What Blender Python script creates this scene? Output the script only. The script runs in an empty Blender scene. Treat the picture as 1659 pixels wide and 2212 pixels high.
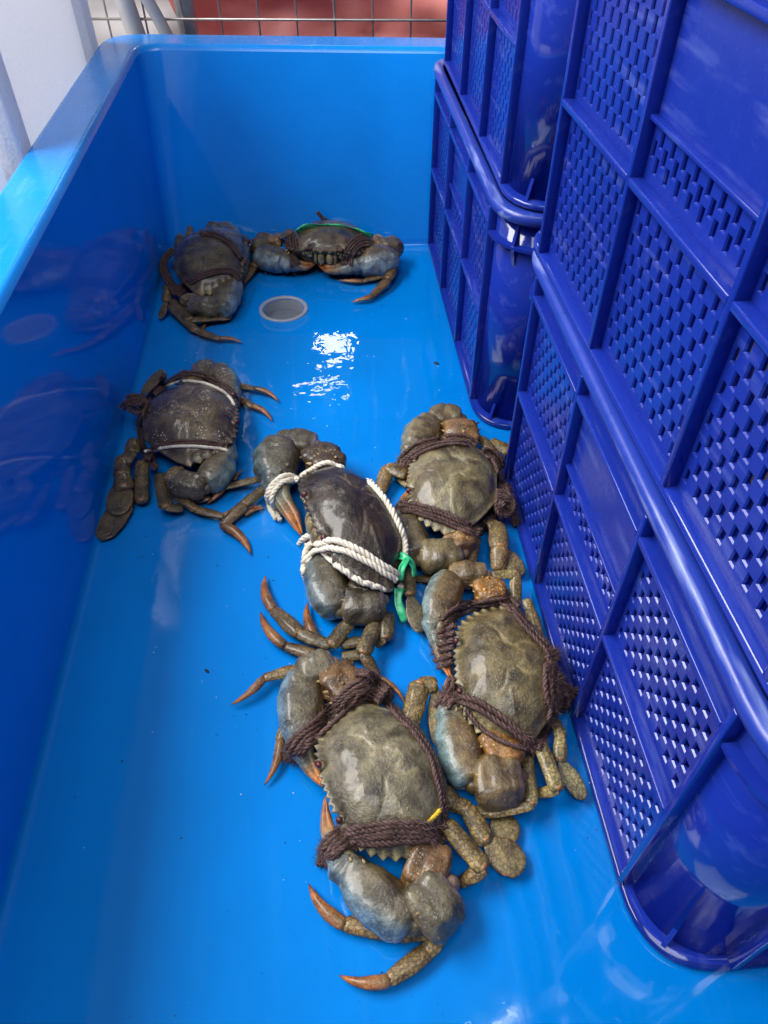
import bpy, bmesh, math, random
from mathutils import Vector, Matrix, noise
from mathutils.bvhtree import BVHTree
random.seed(7)
S = bpy.context.scene
COL = S.collection
R = math.radians

# ------------------------------------------------------------------ camera
CAM_H = 0.75
PITCH, YAW = R(45.87), R(4.756)
FPX, PCX, PCY = 1590.0, 829.5, 1106.0          # focal length / centre on a 1659 x 2212 grid
cd = bpy.data.cameras.new('camera'); cam = bpy.data.objects.new('camera', cd); COL.objects.link(cam)
cam.location = (0, 0, CAM_H); cam.rotation_euler = (R(90) - PITCH, 0, -YAW)
cd.sensor_fit = 'VERTICAL'; cd.sensor_height = 24; cd.sensor_width = 24
cd.lens = 24 * FPX / 2212; cd.clip_start = 0.01; cd.clip_end = 100
S.camera = cam

# ------------------------------------------------------------------ light
w = bpy.data.worlds.new('World'); S.world = w; w.use_nodes = True
bg = w.node_tree.nodes['Background']; bg.inputs[0].default_value = (0.86, 0.93, 1.0, 1); bg.inputs[1].default_value = 0.13
def area(name, loc, target, sx, sy, power, color=(1, 1, 1), roll=0.0):
    l = bpy.data.lights.new(name, 'AREA'); l.shape = 'RECTANGLE'; l.size = sx; l.size_y = sy; l.energy = power; l.color = color
    o = bpy.data.objects.new(name, l); COL.objects.link(o); o.location = loc
    d = Vector(target) - Vector(loc)
    o.rotation_euler = (d.to_track_quat('-Z', 'Y').to_matrix() @ Matrix.Rotation(roll, 3, 'Z')).to_euler()
    return o
area('daylight_opening', (-1.75, 1.25, 2.3), (0.2, 1.15, 0.0), 2.4, 1.3, 185, (1.0, 0.98, 0.95))
area('overhead_fill', (-0.15, -0.55, 3.0), (0.1, 0.8, 0.0), 1.6, 1.1, 36, (0.95, 0.98, 1.0))  # soft fill lamp added above and behind the camera, no real roof opening
def tube_lamp(a, b, z, power):
    a = Vector((a[0], a[1], z)); b = Vector((b[0], b[1], z)); m = (a + b) / 2; d = b - a
    l = bpy.data.lights.new('tube_lamp', 'AREA'); l.shape = 'RECTANGLE'; l.size = d.length; l.size_y = 0.035; l.energy = power * d.length * 1.3; l.color = (0.95, 0.97, 1.0)
    o = bpy.data.objects.new('tube_lamp', l); COL.objects.link(o); o.location = m; o.rotation_euler = (0, 0, math.atan2(d.y, d.x))
tube_lamp((0.66, 0.59), (1.10, 0.84), 2.5, 2.2)
tube_lamp((0.80, 0.46), (1.22, 0.70), 2.5, 2.2)
tube_lamp((0.55, 0.53), (0.15, 0.30), 2.5, 0.9)
area('bright_window', (0.03, 5.1, 2.5), (0.0, 1.15, 0), 0.32, 0.28, 6, (1, 1, 1))
area('bright_window', (-0.11, 4.35, 2.5), (0.0, 1.0, 0), 0.34, 0.05, 1.0, (1, 1, 1))
S.view_settings.view_transform = 'Standard'; S.view_settings.look = 'None'; S.view_settings.gamma = 1; S.view_settings.exposure = 0
S.cycles.max_bounces = 8; S.cycles.transparent_max_bounces = 12; S.cycles.use_denoising = True
S.cycles.sample_clamp_indirect = 4.0; S.cycles.caustics_reflective = False

# ------------------------------------------------------------------ helpers
_f = Vector((math.sin(YAW) * math.cos(PITCH), math.cos(YAW) * math.cos(PITCH), -math.sin(PITCH)))
_r = Vector((math.cos(YAW), -math.sin(YAW), 0)); _u = Vector((math.sin(YAW) * math.sin(PITCH), math.cos(YAW) * math.sin(PITCH), math.cos(PITCH)))
EYE = Vector((0, 0, CAM_H))
def ray(x, y): return _f + _r * ((x - PCX) / FPX) + _u * ((PCY - y) / FPX)
def at(x, y, z):                                # the point at height z seen at grid position x, y
    d = ray(x, y); return EYE + d * ((z - CAM_H) / d.z)
def per_px(p): return (p - EYE).dot(_f) / FPX   # metres per grid unit at p
class View:                                     # a measured patch of the photograph
    def __init__(s, x0, y0, k): s.x0, s.y0, s.k = x0, y0, k
    def xy(s, u, v): return s.x0 + s.k * u, s.y0 + s.k * v
    def __call__(s, u, v, z): return at(*s.xy(u, v), z)
def q7(u, v, z): return ((594 + .358 * u - 486) / .4069, (1674 + .358 * v - 1377) / .4069, z)
c1 = View(324, 432, .358); c2 = View(189, 756, .2604); c3 = View(459, 864, .2929); c4 = View(810, 837, .2929)
c5 = View(864, 1188, .2767); c6 = View(486, 1377, .4069); c7 = View(594, 1674, .358)

def obj(name, me, parent=None, mats=()):
    o = bpy.data.objects.new(name, me); COL.objects.link(o)
    for m in mats:
        if m.name not in [x.name for x in me.materials if x]: me.materials.append(m)
    if parent: o.parent = parent
    return o
def empty(name, loc=(0, 0, 0), rz=0):
    o = bpy.data.objects.new(name, None); COL.objects.link(o); o.location = loc; o.rotation_euler = (0, 0, rz); o.empty_display_size = .05
    return o
def tag(o, label=None, cat=None, group=None, kind=None):
    if label: o['label'] = label
    if cat: o['category'] = cat
    if group: o['group'] = group
    if kind: o['kind'] = kind
    return o
def smooth(me, on=True):
    me.polygons.foreach_set('use_smooth', [on] * len(me.polygons)); me.update()
def from_bm(name, bm, sm=False):
    me = bpy.data.meshes.new(name); bmesh.ops.recalc_face_normals(bm, faces=bm.faces[:]); bm.to_mesh(me); bm.free(); smooth(me, sm); return me
def add_box(bm, a, b):
    x0, y0, z0 = a; x1, y1, z1 = b
    v = [bm.verts.new(p) for p in ((x0, y0, z0), (x1, y0, z0), (x1, y1, z0), (x0, y1, z0), (x0, y0, z1), (x1, y0, z1), (x1, y1, z1), (x0, y1, z1))]
    for f in ((0, 3, 2, 1), (4, 5, 6, 7), (0, 1, 5, 4), (1, 2, 6, 5), (2, 3, 7, 6), (3, 0, 4, 7)): bm.faces.new([v[i] for i in f])
def box_mesh(name, a, b, bev=0.0, seg=2):
    bm = bmesh.new(); add_box(bm, a, b)
    if bev: bmesh.ops.bevel(bm, geom=bm.edges[:], offset=bev, segments=seg, affect='EDGES', profile=.5)
    return from_bm(name, bm, bool(bev))
def catmull(P, step):
    P = [Vector(p) for p in P]
    if len(P) < 3:
        n = max(2, int((P[1] - P[0]).length / step)); return [P[0].lerp(P[1], i / n) for i in range(n + 1)]
    Q = [P[0] * 2 - P[1]] + P + [P[-1] * 2 - P[-2]]; out = []
    for i in range(1, len(Q) - 2):
        a, b, c, d = Q[i - 1:i + 3]; n = max(1, int((c - b).length / step))
        for k in range(n):
            t = k / n
            out.append(0.5 * ((2 * b) + (c - a) * t + (2 * a - 5 * b + 4 * c - d) * t * t + (3 * b - a - 3 * c + d) * t ** 3))
    out.append(P[-1]); return out
def interp(prof, s):
    for (a, x), (b, y) in zip(prof, prof[1:]):
        if s <= b:
            t = 0 if b == a else max(0, (s - a) / (b - a)); t = t * t * (3 - 2 * t) * .5 + t * .5
            return x + (y - x) * t
    return prof[-1][1]
def mixc(a, b, t): t = max(0, min(1, t)); return tuple(x + (y - x) * t for x, y in zip(a, b))
def srgb(r, g, b):
    f = lambda c: ((c / 255 + .055) / 1.055) ** 2.4 if c > 10 else c / 255 / 12.92
    return (f(r), f(g), f(b))

# ------------------------------------------------------------------ materials
def mat(name):
    m = bpy.data.materials.new(name); m.use_nodes = True; nt = m.node_tree
    return m, nt, nt.nodes['Principled BSDF']
def N(nt, t, **kw):
    n = nt.nodes.new(t)
    for k, v in kw.items():
        if k in n.inputs.keys(): n.inputs[k].default_value = v
        else: setattr(n, k, v)
    return n
def ramp(nt, fac, stops):
    r = nt.nodes.new('ShaderNodeValToRGB'); e = r.color_ramp.elements
    while len(e) < len(stops): e.new(.5)
    for x, (p, c) in zip(e, stops): x.position = p; x.color = (*c, 1) if len(c) == 3 else c
    nt.links.new(fac, r.inputs[0]); return r.outputs[0]
def noise_tex(nt, scale, detail=4, rough=.55, coord='Object', stretch=None):
    tc = nt.nodes.new('ShaderNodeTexCoord'); n = N(nt, 'ShaderNodeTexNoise', Scale=scale, Detail=detail, Roughness=rough)
    if stretch:
        mp = nt.nodes.new('ShaderNodeMapping'); mp.inputs['Scale'].default_value = stretch
        nt.links.new(tc.outputs[coord], mp.inputs[0]); nt.links.new(mp.outputs[0], n.inputs['Vector'])
    else: nt.links.new(tc.outputs[coord], n.inputs['Vector'])
    return n.outputs['Fac']
def bump(nt, bs, h, strength, dist=.001):
    b = N(nt, 'ShaderNodeBump', Strength=strength, Distance=dist); nt.links.new(h, b.inputs['Height']); nt.links.new(b.outputs[0], bs.inputs['Normal'])
def mul(nt, a, b, op='MULTIPLY'):
    m = nt.nodes.new('ShaderNodeMath'); m.operation = op
    for i, x in enumerate((a, b)):
        if isinstance(x, (int, float)): m.inputs[i].default_value = x
        else: nt.links.new(x, m.inputs[i])
    return m.outputs[0]
def mixrgb(nt, fac, a, b, mode='MIX'):
    m = nt.nodes.new('ShaderNodeMix'); m.data_type = 'RGBA'; m.blend_type = mode
    for sock, x in ((m.inputs[0], fac), (m.inputs[6], a), (m.inputs[7], b)):
        if isinstance(x, (int, float)): sock.default_value = x
        elif isinstance(x, tuple): sock.default_value = (*x, 1)
        else: nt.links.new(x, sock)
    return m.outputs[2]

def plastic(name, base, scuff, rlo, rhi, scuff_amt=.25):
    m, nt, bs = mat(name)
    n1 = noise_tex(nt, 5, 5); n2 = noise_tex(nt, 90, 6, .7); n3 = noise_tex(nt, 60, 3, .6, stretch=(1, .12, 1.0))
    c = mixrgb(nt, ramp(nt, n1, [(.3, (0, 0, 0)), (.75, (1, 1, 1))]), tuple(x * .88 for x in base), tuple(min(1, x * 1.08) for x in base))
    sc = mul(nt, ramp(nt, n3, [(.57, (0, 0, 0)), (.72, (1, 1, 1))]), scuff_amt)
    c = mixrgb(nt, sc, c, scuff)
    d1 = noise_tex(nt, 240, 3, .7); d2 = noise_tex(nt, 7, 3, .6)
    c = mixrgb(nt, mul(nt, mul(nt, ramp(nt, d1, [(.66, (0, 0, 0)), (.74, (1, 1, 1))]), ramp(nt, d2, [(.45, (0, 0, 0)), (.65, (1, 1, 1))])), .55), c, tuple(x * .25 for x in base))
    nt.links.new(c, bs.inputs['Base Color'])
    nt.links.new(ramp(nt, n2, [(.3, (rlo,) * 3), (.7, (rhi,) * 3)]), bs.inputs['Roughness'])
    bump(nt, bs, noise_tex(nt, 40, 3), .05, .002)
    return m
M_TUB = plastic('blue_tub_plastic', (0.0003, 0.235, 0.79), (0.015, 0.27, 0.80), .045, .09, .22)
M_TUB.node_tree.nodes['Principled BSDF'].inputs['IOR'].default_value = 1.52
M_RIM = plastic('blue_rim_plastic', (0.0005, 0.25, 0.80), (0.12, 0.38, 0.85), .16, .3, .35)
M_CRATE = plastic('royal_blue_crate_plastic', (0.009, 0.026, 0.275), (0.10, 0.14, 0.45), .17, .32, .45)
M_CRATE_G = plastic('wet_crate_plastic', (0.009, 0.026, 0.275), (0.09, 0.13, 0.45), .05, .12, .2)
for nd in M_CRATE_G.node_tree.nodes:
    if nd.type == 'BUMP': nd.inputs['Strength'].default_value = .02
M_CRATE_W = plastic('worn_crate_plastic', (0.017, 0.042, 0.32), (0.20, 0.26, 0.55), .25, .45, .8)

def simple(name, col, rough=.5, spec=.5, var=.15, scale=30, bmp=.1, metal=0):
    m, nt, bs = mat(name)
    n = noise_tex(nt, scale, 5)
    nt.links.new(mixrgb(nt, n, tuple(c * (1 - var) for c in col), tuple(min(1, c * (1 + var)) for c in col)), bs.inputs['Base Color'])
    bs.inputs['Roughness'].default_value = rough; bs.inputs['Metallic'].default_value = metal
    bs.inputs['Specular IOR Level'].default_value = spec
    if bmp: bump(nt, bs, noise_tex(nt, scale * 6, 4), bmp, .001)
    return m
M_DRAIN = simple('grey_drain_plastic', (.40, .40, .44), .3, bmp=.02)
M_DRAIN_IN = simple('grey_pipe_plastic', (.20, .20, .22), .35, bmp=.02)
M_GROUND = simple('grey_concrete_floor', (.30, .29, .30), .6, scale=12)
M_WIRE = simple('worn_steel_wire', (.46, .42, .40), .35, var=.4, scale=60, metal=.7)
M_POST = simple('galvanised_post', (.42, .44, .44), .45, var=.35, scale=50, metal=.3)
M_RED = simple('red_tarpaulin', (.95, .30, .27), .45, var=.35, scale=9, bmp=.3)
def lit_through(m, col, f):
    nt = m.node_tree; tl = N(nt, 'ShaderNodeBsdfTranslucent'); tl.inputs[0].default_value = (*col, 1); mx = nt.nodes.new('ShaderNodeMixShader'); mx.inputs[0].default_value = f
    nt.links.new(nt.nodes['Principled BSDF'].outputs[0], mx.inputs[1]); nt.links.new(tl.outputs[0], mx.inputs[2]); nt.links.new(mx.outputs[0], nt.nodes['Material Output'].inputs[0])
lit_through(M_RED, (.95, .25, .22), .3)
M_GREYC = simple('grey_sheet', (.48, .46, .47), .5, var=.25, scale=8)
M_CLEAR = simple('milky_plastic_hose', (.42, .41, .41), .3, var=.2, scale=20)
M_DEBRIS = simple('dark_debris', (.012, .012, .02), .6)
M_WHITE = simple('pale_debris', (.75, .74, .72), .6)
M_ORANGE = simple('orange_debris', (.55, .18, .05), .5)

def foam_mat():
    m, nt, bs = mat('white_foam')
    tc = nt.nodes.new('ShaderNodeTexCoord'); v = N(nt, 'ShaderNodeTexVoronoi', Scale=190); nt.links.new(tc.outputs['Object'], v.inputs['Vector'])
    nt.links.new(mixrgb(nt, v.outputs['Distance'], (.84, .85, .88), (.72, .72, .78)), bs.inputs['Base Color'])
    bs.inputs['Roughness'].default_value = .55
    tl = N(nt, 'ShaderNodeBsdfTranslucent'); tl.inputs[0].default_value = (.93, .94, .97, 1); mx = nt.nodes.new('ShaderNodeMixShader'); mx.inputs[0].default_value = .5
    nt.links.new(bs.outputs[0], mx.inputs[1]); nt.links.new(tl.outputs[0], mx.inputs[2]); nt.links.new(mx.outputs[0], nt.nodes['Material Output'].inputs[0])
    bump(nt, bs, v.outputs['Distance'], .35, .002); return m
M_FOAM = foam_mat()

def water_mat():
    m = bpy.data.materials.new('shallow_water'); m.use_nodes = True; nt = m.node_tree; nt.nodes.clear()
    out = nt.nodes.new('ShaderNodeOutputMaterial'); tr = N(nt, 'ShaderNodeBsdfTransparent'); tr.inputs[0].default_value = (.97, .985, .99, 1)
    gl = N(nt, 'ShaderNodeBsdfGlossy', Roughness=.012); fr = N(nt, 'ShaderNodeFresnel', IOR=1.34); mx = nt.nodes.new('ShaderNodeMixShader')
    h = noise_tex(nt, 9, 2, .4); h2 = noise_tex(nt, 38, 2, .5)
    hh = mul(nt, h, mul(nt, h2, .22), 'ADD')
    b = N(nt, 'ShaderNodeBump', Strength=.16, Distance=.012); nt.links.new(hh, b.inputs['Height'])
    nt.links.new(b.outputs[0], gl.inputs['Normal']); nt.links.new(b.outputs[0], fr.inputs['Normal'])
    nt.links.new(fr.outputs[0], mx.inputs[0]); nt.links.new(tr.outputs[0], mx.inputs[1]); nt.links.new(gl.outputs[0], mx.inputs[2]); nt.links.new(mx.outputs[0], out.inputs[0])
    return m
M_WATER = water_mat()

def crab_mat():
    m, nt, bs = mat('wet_crab_shell')
    a = N(nt, 'ShaderNodeAttribute', attribute_name='tint'); net = N(nt, 'ShaderNodeAttribute', attribute_name='net'); sp = N(nt, 'ShaderNodeAttribute', attribute_name='speck')
    tc = nt.nodes.new('ShaderNodeTexCoord')
    n1 = noise_tex(nt, 48, 6, .66); n2 = noise_tex(nt, 300, 5, .65); n5 = noise_tex(nt, 130, 4, .6); n6 = noise_tex(nt, 22, 3, .5)
    c = mixrgb(nt, ramp(nt, n1, [(.36, (0, 0, 0)), (.64, (1, 1, 1))]), mixrgb(nt, 1.0, a.outputs['Color'], (.42, .38, .34), 'MULTIPLY'), mixrgb(nt, 1.0, a.outputs['Color'], (1.45, 1.42, 1.36), 'MULTIPLY'))
    c = mixrgb(nt, mul(nt, ramp(nt, n5, [(.52, (0, 0, 0)), (.66, (1, 1, 1))]), .35), c, mixrgb(nt, 1.0, c, (1.7, 1.55, 1.2), 'MULTIPLY'))
    c = mixrgb(nt, mul(nt, ramp(nt, n2, [(.35, (1, 1, 1)), (.5, (0, 0, 0))]), .28), c, mixrgb(nt, 1.0, c, (.45, .42, .40), 'MULTIPLY'))
    warp = N(nt, 'ShaderNodeTexNoise', Scale=120); nt.links.new(tc.outputs['Object'], warp.inputs['Vector'])
    ad = nt.nodes.new('ShaderNodeVectorMath'); ad.operation = 'MULTIPLY_ADD'; ad.inputs[1].default_value = (.004,) * 3
    nt.links.new(warp.outputs['Color'], ad.inputs[0]); nt.links.new(tc.outputs['Object'], ad.inputs[2])
    v = N(nt, 'ShaderNodeTexVoronoi', feature='DISTANCE_TO_EDGE', Scale=210); nt.links.new(ad.outputs[0], v.inputs['Vector'])
    e = ramp(nt, v.outputs['Distance'], [(.03, (1, 1, 1)), (.16, (0, 0, 0))])
    c = mixrgb(nt, mul(nt, e, net.outputs['Fac']), c, mixrgb(nt, 1.0, c, (.16, .15, .13), 'MULTIPLY'))
    v2 = N(nt, 'ShaderNodeTexVoronoi', Scale=250); nt.links.new(tc.outputs['Object'], v2.inputs['Vector'])
    n4 = noise_tex(nt, 28, 3)
    s = mul(nt, ramp(nt, v2.outputs['Distance'], [(.20, (1, 1, 1)), (.30, (0, 0, 0))]), ramp(nt, n4, [(.46, (0, 0, 0)), (.60, (1, 1, 1))]))
    c = mixrgb(nt, mul(nt, s, sp.outputs['Fac']), c, (.60, .57, .47))
    nt.links.new(c, bs.inputs['Base Color'])
    nt.links.new(mul(nt, ramp(nt, n6, [(.38, (.15,) * 3), (.62, (.38,) * 3)]), mul(nt, n2, .25), 'ADD'), bs.inputs['Roughness'])
    bs.inputs['Coat Weight'].default_value = .55; bs.inputs['Coat Roughness'].default_value = .16; bs.inputs['Coat IOR'].default_value = 1.38
    hb = mul(nt, mul(nt, n1, 1.5), mul(nt, mul(nt, n2, .9), mul(nt, n5, .8), 'ADD'), 'ADD'); hb = mul(nt, hb, mul(nt, s, .25), 'ADD')
    bump(nt, bs, hb, .75, .0018)
    return m
M_CRAB = crab_mat()
def rope_mat(name, dark, light):
    m, nt, bs = mat(name)
    n = noise_tex(nt, 420, 5, .7); n2 = noise_tex(nt, 60, 3)
    f = mul(nt, mul(nt, n, .75), mul(nt, n2, .3), 'ADD')
    nt.links.new(ramp(nt, f, [(.36, dark), (.70, light)]), bs.inputs['Base Color'])
    bs.inputs['Roughness'].default_value = .6; bump(nt, bs, n, .6, .0008); return m
M_BROWN = rope_mat('brown_coir_twine', (.016, .008, .008), (.150, .078, .064))
M_CREAM = rope_mat('cream_cotton_cord', (.52, .45, .34), (.84, .78, .66))
M_YELLOW = rope_mat('yellow_nylon_cord', (.55, .30, .01), (.85, .60, .03))
def ribbon_mat():
    m, nt, bs = mat('green_plastic_raffia')
    n = noise_tex(nt, 90, 4, .6)
    nt.links.new(ramp(nt, n, [(.3, (.0, .34, .12)), (.7, (.10, .78, .36))]), bs.inputs['Base Color']); bs.inputs['Roughness'].default_value = .25
    bs.inputs['Transmission Weight'].default_value = .15; bump(nt, bs, n, .5, .002); return m
M_GREEN = ribbon_mat()

# ------------------------------------------------------------------ ground and tub
ZR = .345
def rloop(c, rad, n=7):                           # rounded polygon, corners counter-clockwise
    out = []; L = len(c)
    for i in range(L):
        p, a, b = Vector(c[i]), Vector(c[i - 1]), Vector(c[(i + 1) % L])
        d1 = (a - p).normalized(); d2 = (b - p).normalized()
        s, e = p + d1 * rad, p + d2 * rad
        for k in range(n + 1):
            t = k / n; out.append((s * (1 - t) ** 2 + p * 2 * t * (1 - t) + e * t * t))
    return out
gm = bmesh.new()
for q in ((-6, -4), (6, -4), (6, 8), (-6, 8)): gm.verts.new((*q, -.06))
gm.faces.new(gm.verts[:]); tag(obj('ground', from_bm('ground', gm), None, [M_GROUND]), kind='structure')

tub = tag(empty('fish_tub', (0, 0, -.06)), 'large bright blue plastic tub holding tied crabs and shallow water', 'tub')
FL = [(-.338, -.42), (.80, -.42), (.80, 1.478), (-.338, 1.574)]
RI = [(-.348, -.46), (.85, -.46), (.85, 1.575), (-.348, 1.730)]
RO = [(-.432, -.54), (.93, -.54), (.93, 1.655), (-.432, 1.830)]
def lerp2(A, B, t): return [tuple(x + (y - x) * t for x, y in zip(a, b)) for a, b in zip(A, B)]
def inset(A, d):
    cx, cy = .22, .6; return [(x - d * math.copysign(1, x - cx), y - d * math.copysign(1, y - cy)) for x, y in A]
def skin(name, loops, fill0=False):
    bm = bmesh.new(); rows = []
    for pts, z in loops: rows.append([bm.verts.new((p.x, p.y, z + .06)) for p in pts])
    for a, b in zip(rows, rows[1:]):
        n = len(a)
        for i in range(n): bm.faces.new((a[i], a[(i + 1) % n], b[(i + 1) % n], b[i]))
    if fill0:                                     # floor with the drain hole left open
        cir = [bm.verts.new((-.088 + .0385 * math.cos(2 * math.pi * i / 40), 1.287 + .0385 * math.sin(2 * math.pi * i / 40), .06)) for i in range(40)]
        ed = [bm.edges.new((cir[i], cir[(i + 1) % 40])) for i in range(40)] + [bm.edges.get((rows[0][i], rows[0][(i + 1) % len(rows[0])])) for i in range(len(rows[0]))]
        bmesh.ops.triangle_fill(bm, use_beauty=True, edges=ed)
    return from_bm(name, bm, True)
lp = [(rloop(inset(FL, .014), .02), 0.0), (rloop(inset(FL, .010), .02), 0.00005), (rloop(inset(FL, .0055), .022), .0009), (rloop(inset(FL, .0018), .026), .0034), (rloop(inset(FL, .0002), .029), .0085), (rloop(FL, .03), .012)]
for t in (.015, .1, .3, .5, .7, .9, .985): lp.append((rloop(lerp2(FL, RI, t), .03 + .02 * t), .012 + (ZR - .022) * t))
lp.append((rloop(RI, .05), ZR - .010))
obj('basin', skin('basin', lp, True), tub, [M_TUB])
rl = [(rloop(RI, .05), ZR - .010), (rloop(inset(RI, -.004), .052), ZR - .003), (rloop(inset(RI, -.009), .055), ZR), (rloop(inset(RI, -.012), .056), ZR), (rloop(inset(RO, .011), .084), ZR - .001), (rloop(inset(RO, .008), .085), ZR - .0012), (rloop(inset(RO, .003), .088), ZR - .004), (rloop(RO, .09), ZR - .012),
      (rloop(RO, .09), ZR - .05), (rloop(inset(RO, .012), .09), ZR - .052), (rloop(inset(RI, -.040), .06), ZR - .055), (rloop(inset(RI, -.040), .05), -.055)]
obj('rim', skin('rim', rl), tub, [M_RIM])
def lathe(name, prof, n=48):
    bm = bmesh.new(); rows = [[bm.verts.new((r * math.cos(2 * math.pi * i / n), r * math.sin(2 * math.pi * i / n), z)) for i in range(n)] for r, z in prof]
    for a, b in zip(rows, rows[1:]):
        for i in range(n): bm.faces.new((a[i], a[(i + 1) % n], b[(i + 1) % n], b[i]))
    return from_bm(name, bm, True)
dr = obj('drain_ring', lathe('drain_ring', [(.0475, .0003), (.0470, .0020), (.0458, .0030), (.0420, .0030), (.0400, .0014), (.0388, -.004), (.0384, -.024)]), tub, [M_DRAIN]); dr.location = (-.088, 1.287, .06)
bm = bmesh.new(); bmesh.ops.create_circle(bm, cap_ends=True, radius=.0381, segments=40, matrix=Matrix.Translation((0, 0, -.022)))
dp = obj('drain_plug', from_bm('drain_plug', bm), dr, [M_DRAIN_IN])

# water
wl = rloop(inset(FL, .0035), .026); bm = bmesh.new(); bm.faces.new([bm.verts.new((p.x, p.y, .0105)) for p in wl])
wme = bpy.data.meshes.new('water'); bm.normal_update()
if bm.faces[:][0].normal.z < 0: bmesh.ops.reverse_faces(bm, faces=bm.faces[:])
bm.to_mesh(wme); bm.free()
tag(obj('water', wme, None, [M_WATER]), kind='structure')

# ------------------------------------------------------------------ crates
CL, CW, CH = .715, .46, .345
RB = .062; IN = .012
YR = (.080, .252, .442, .635)
def perf(bm, y0, y1, z0, z1, x, th=.0040, py=.0102, pz=.0265, hw=.0074, hh=.0132, holes=True):
    def quad(*p): bm.faces.new([bm.verts.new(q) for q in p])
    def rect(ya, yb, za, zb):
        quad((x, ya, za), (x, yb, za), (x, yb, zb), (x, ya, zb)); quad((x + th, ya, za), (x + th, ya, zb), (x + th, yb, zb), (x + th, yb, za))
    if not holes: rect(y0, y1, z0, z1); return
    m = .004; n = int((y1 - y0 - 2 * m) / py); p = (y1 - y0 - 2 * m) / n
    rect(y0, y0 + m, z0, z1); rect(y1 - m, y1, z0, z1)
    for i in range(n):
        ya = y0 + m + i * p; yb = ya + p; ym = (ya + yb) / 2; a, b = ym - hw / 2, ym + hw / 2
        rect(ya, a, z0, z1); rect(b, yb, z0, z1)
        zc = z0 + (.010 if i % 2 else .010 + pz / 2); last = z0
        while zc + hh / 2 + .004 < z1:
            za, zb = zc - hh / 2, zc + hh / 2; rect(a, b, last, za); g = .0010; xi, xo = x + .0014, x + th
            A4 = [(a, za), (b, za), (b, zb), (a, zb)]; B4 = [(a + g, za + g), (b - g, za + g), (b - g, zb - g), (a + g, zb - g)]
            for i in range(4):
                p0, p1, q0, q1 = A4[i], A4[(i + 1) % 4], B4[i], B4[(i + 1) % 4]
                quad((x, *p0), (x, *p1), (xi, *q1), (xi, *q0)); quad((xi, *q0), (xi, *q1), (xo, *q1), (xo, *q0)); quad((xo, *q0), (xo, *q1), (xo, *p1), (xo, *p0))
            last = zb; zc += pz
        rect(a, b, last, z1)
def long_panel():
    bm = bmesh.new(); e0, e1 = IN + RB, CL - IN - RB; x = IN
    perf(bm, e0, YR[0], .004, .33, x, holes=False); perf(bm, YR[3], e1, .004, .33, x, holes=False)
    for k in range(3):
        a, b = YR[k], YR[k + 1]
        perf(bm, a, b, .004, .016, x, holes=False); perf(bm, a, b, .016, .158, x); perf(bm, a, b, .158, .172, x, holes=False)
        if k == 1:
            perf(bm, a, b, .172, .212, x, pz=.019); perf(bm, a, b, .212, .33, x, holes=False)
        else:
            perf(bm, a, b, .172, .300, x); perf(bm, a, b, .300, .33, x, holes=False)
    me = bpy.data.meshes.new('side_panel'); bm.to_mesh(me); bm.free(); return me
SR = (.080, CW / 2, CW - .080)
def short_panel():
    bm = bmesh.new(); e0, e1 = IN + RB, CW - IN - RB; x = IN
    perf(bm, e0, SR[0], .004, .33, x, holes=False); perf(bm, SR[2], e1, .004, .33, x, holes=False)
    for k in range(2):
        a, b = SR[k], SR[k + 1]
        perf(bm, a, b, .004, .016, x, holes=False); perf(bm, a, b, .016, .158, x); perf(bm, a, b, .158, .33, x, holes=False)
    me = bpy.data.meshes.new('end_panel'); bm.to_mesh(me); bm.free(); return me
def corner_post():
    bm = bmesh.new(); n = 12; ro, ri = RB, RB - .004; c = (IN + RB, IN + RB)
    rings = []
    for r in (ro, ri):
        for z in (.004, .33): rings.append([bm.verts.new((c[0] - r * math.sin(k / n * math.pi / 2), c[1] - r * math.cos(k / n * math.pi / 2), z)) for k in range(n + 1)])
    for A, B in ((0, 1), (3, 2), (1, 3), (2, 0)):
        for k in range(n): bm.faces.new((rings[A][k], rings[A][k + 1], rings[B][k + 1], rings[B][k]))
    return from_bm('corner_post', bm, True)
def arc_shelf(z, th, r0, r1, lip=0):
    bm = bmesh.new(); n = 12; c = (IN + RB, IN + RB); rows = []
    for r, zz in ((r0, z), (r1, z), (r1, z + th), (r0, z + th)): rows.append([bm.verts.new((c[0] - r * math.sin(k / n * math.pi / 2), c[1] - r * math.cos(k / n * math.pi / 2), zz)) for k in range(n + 1)])
    for i in range(4):
        for k in range(n): bm.faces.new((rows[i][k], rows[i][k + 1], rows[(i + 1) % 4][k + 1], rows[(i + 1) % 4][k]))
    return from_bm('corner_shelf', bm, False)
def rim_loop(name, prof, rad0):
    bm = bmesh.new(); rows = []
    for ins, z in prof:
        pts = rloop([(ins, ins), (CW - ins, ins), (CW - ins, CL - ins), (ins, CL - ins)], rad0 - ins * .6, 8)
        rows.append([bm.verts.new((p.x, p.y, z)) for p in pts])
    for a, b in zip(rows, rows[1:] + rows[:1]):
        n = len(a)
        for i in range(n): bm.faces.new((a[i], a[(i + 1) % n], b[(i + 1) % n], b[i]))
    me = from_bm(name, bm, True); return me
def gusset(z0, z1, out):
    bm = bmesh.new(); d = Vector((-1, -1, 0)).normalized(); t = Vector((1, -1, 0)).normalized() * .0022; c = Vector((IN + RB, IN + RB, 0))
    tri = [c + d * (RB - .001) + Vector((0, 0, z0)), c + d * (RB + out) + Vector((0, 0, z0)), c + d * (RB - .001) + Vector((0, 0, z1))]
    A = [bm.verts.new(p + t) for p in tri]; B = [bm.verts.new(p - t) for p in tri]
    bm.faces.new(A); bm.faces.new(B[::-1])
    for i in range(3): bm.faces.new((A[i], A[(i + 1) % 3], B[(i + 1) % 3], B[i]))
    return from_bm('gusset', bm)
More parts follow.
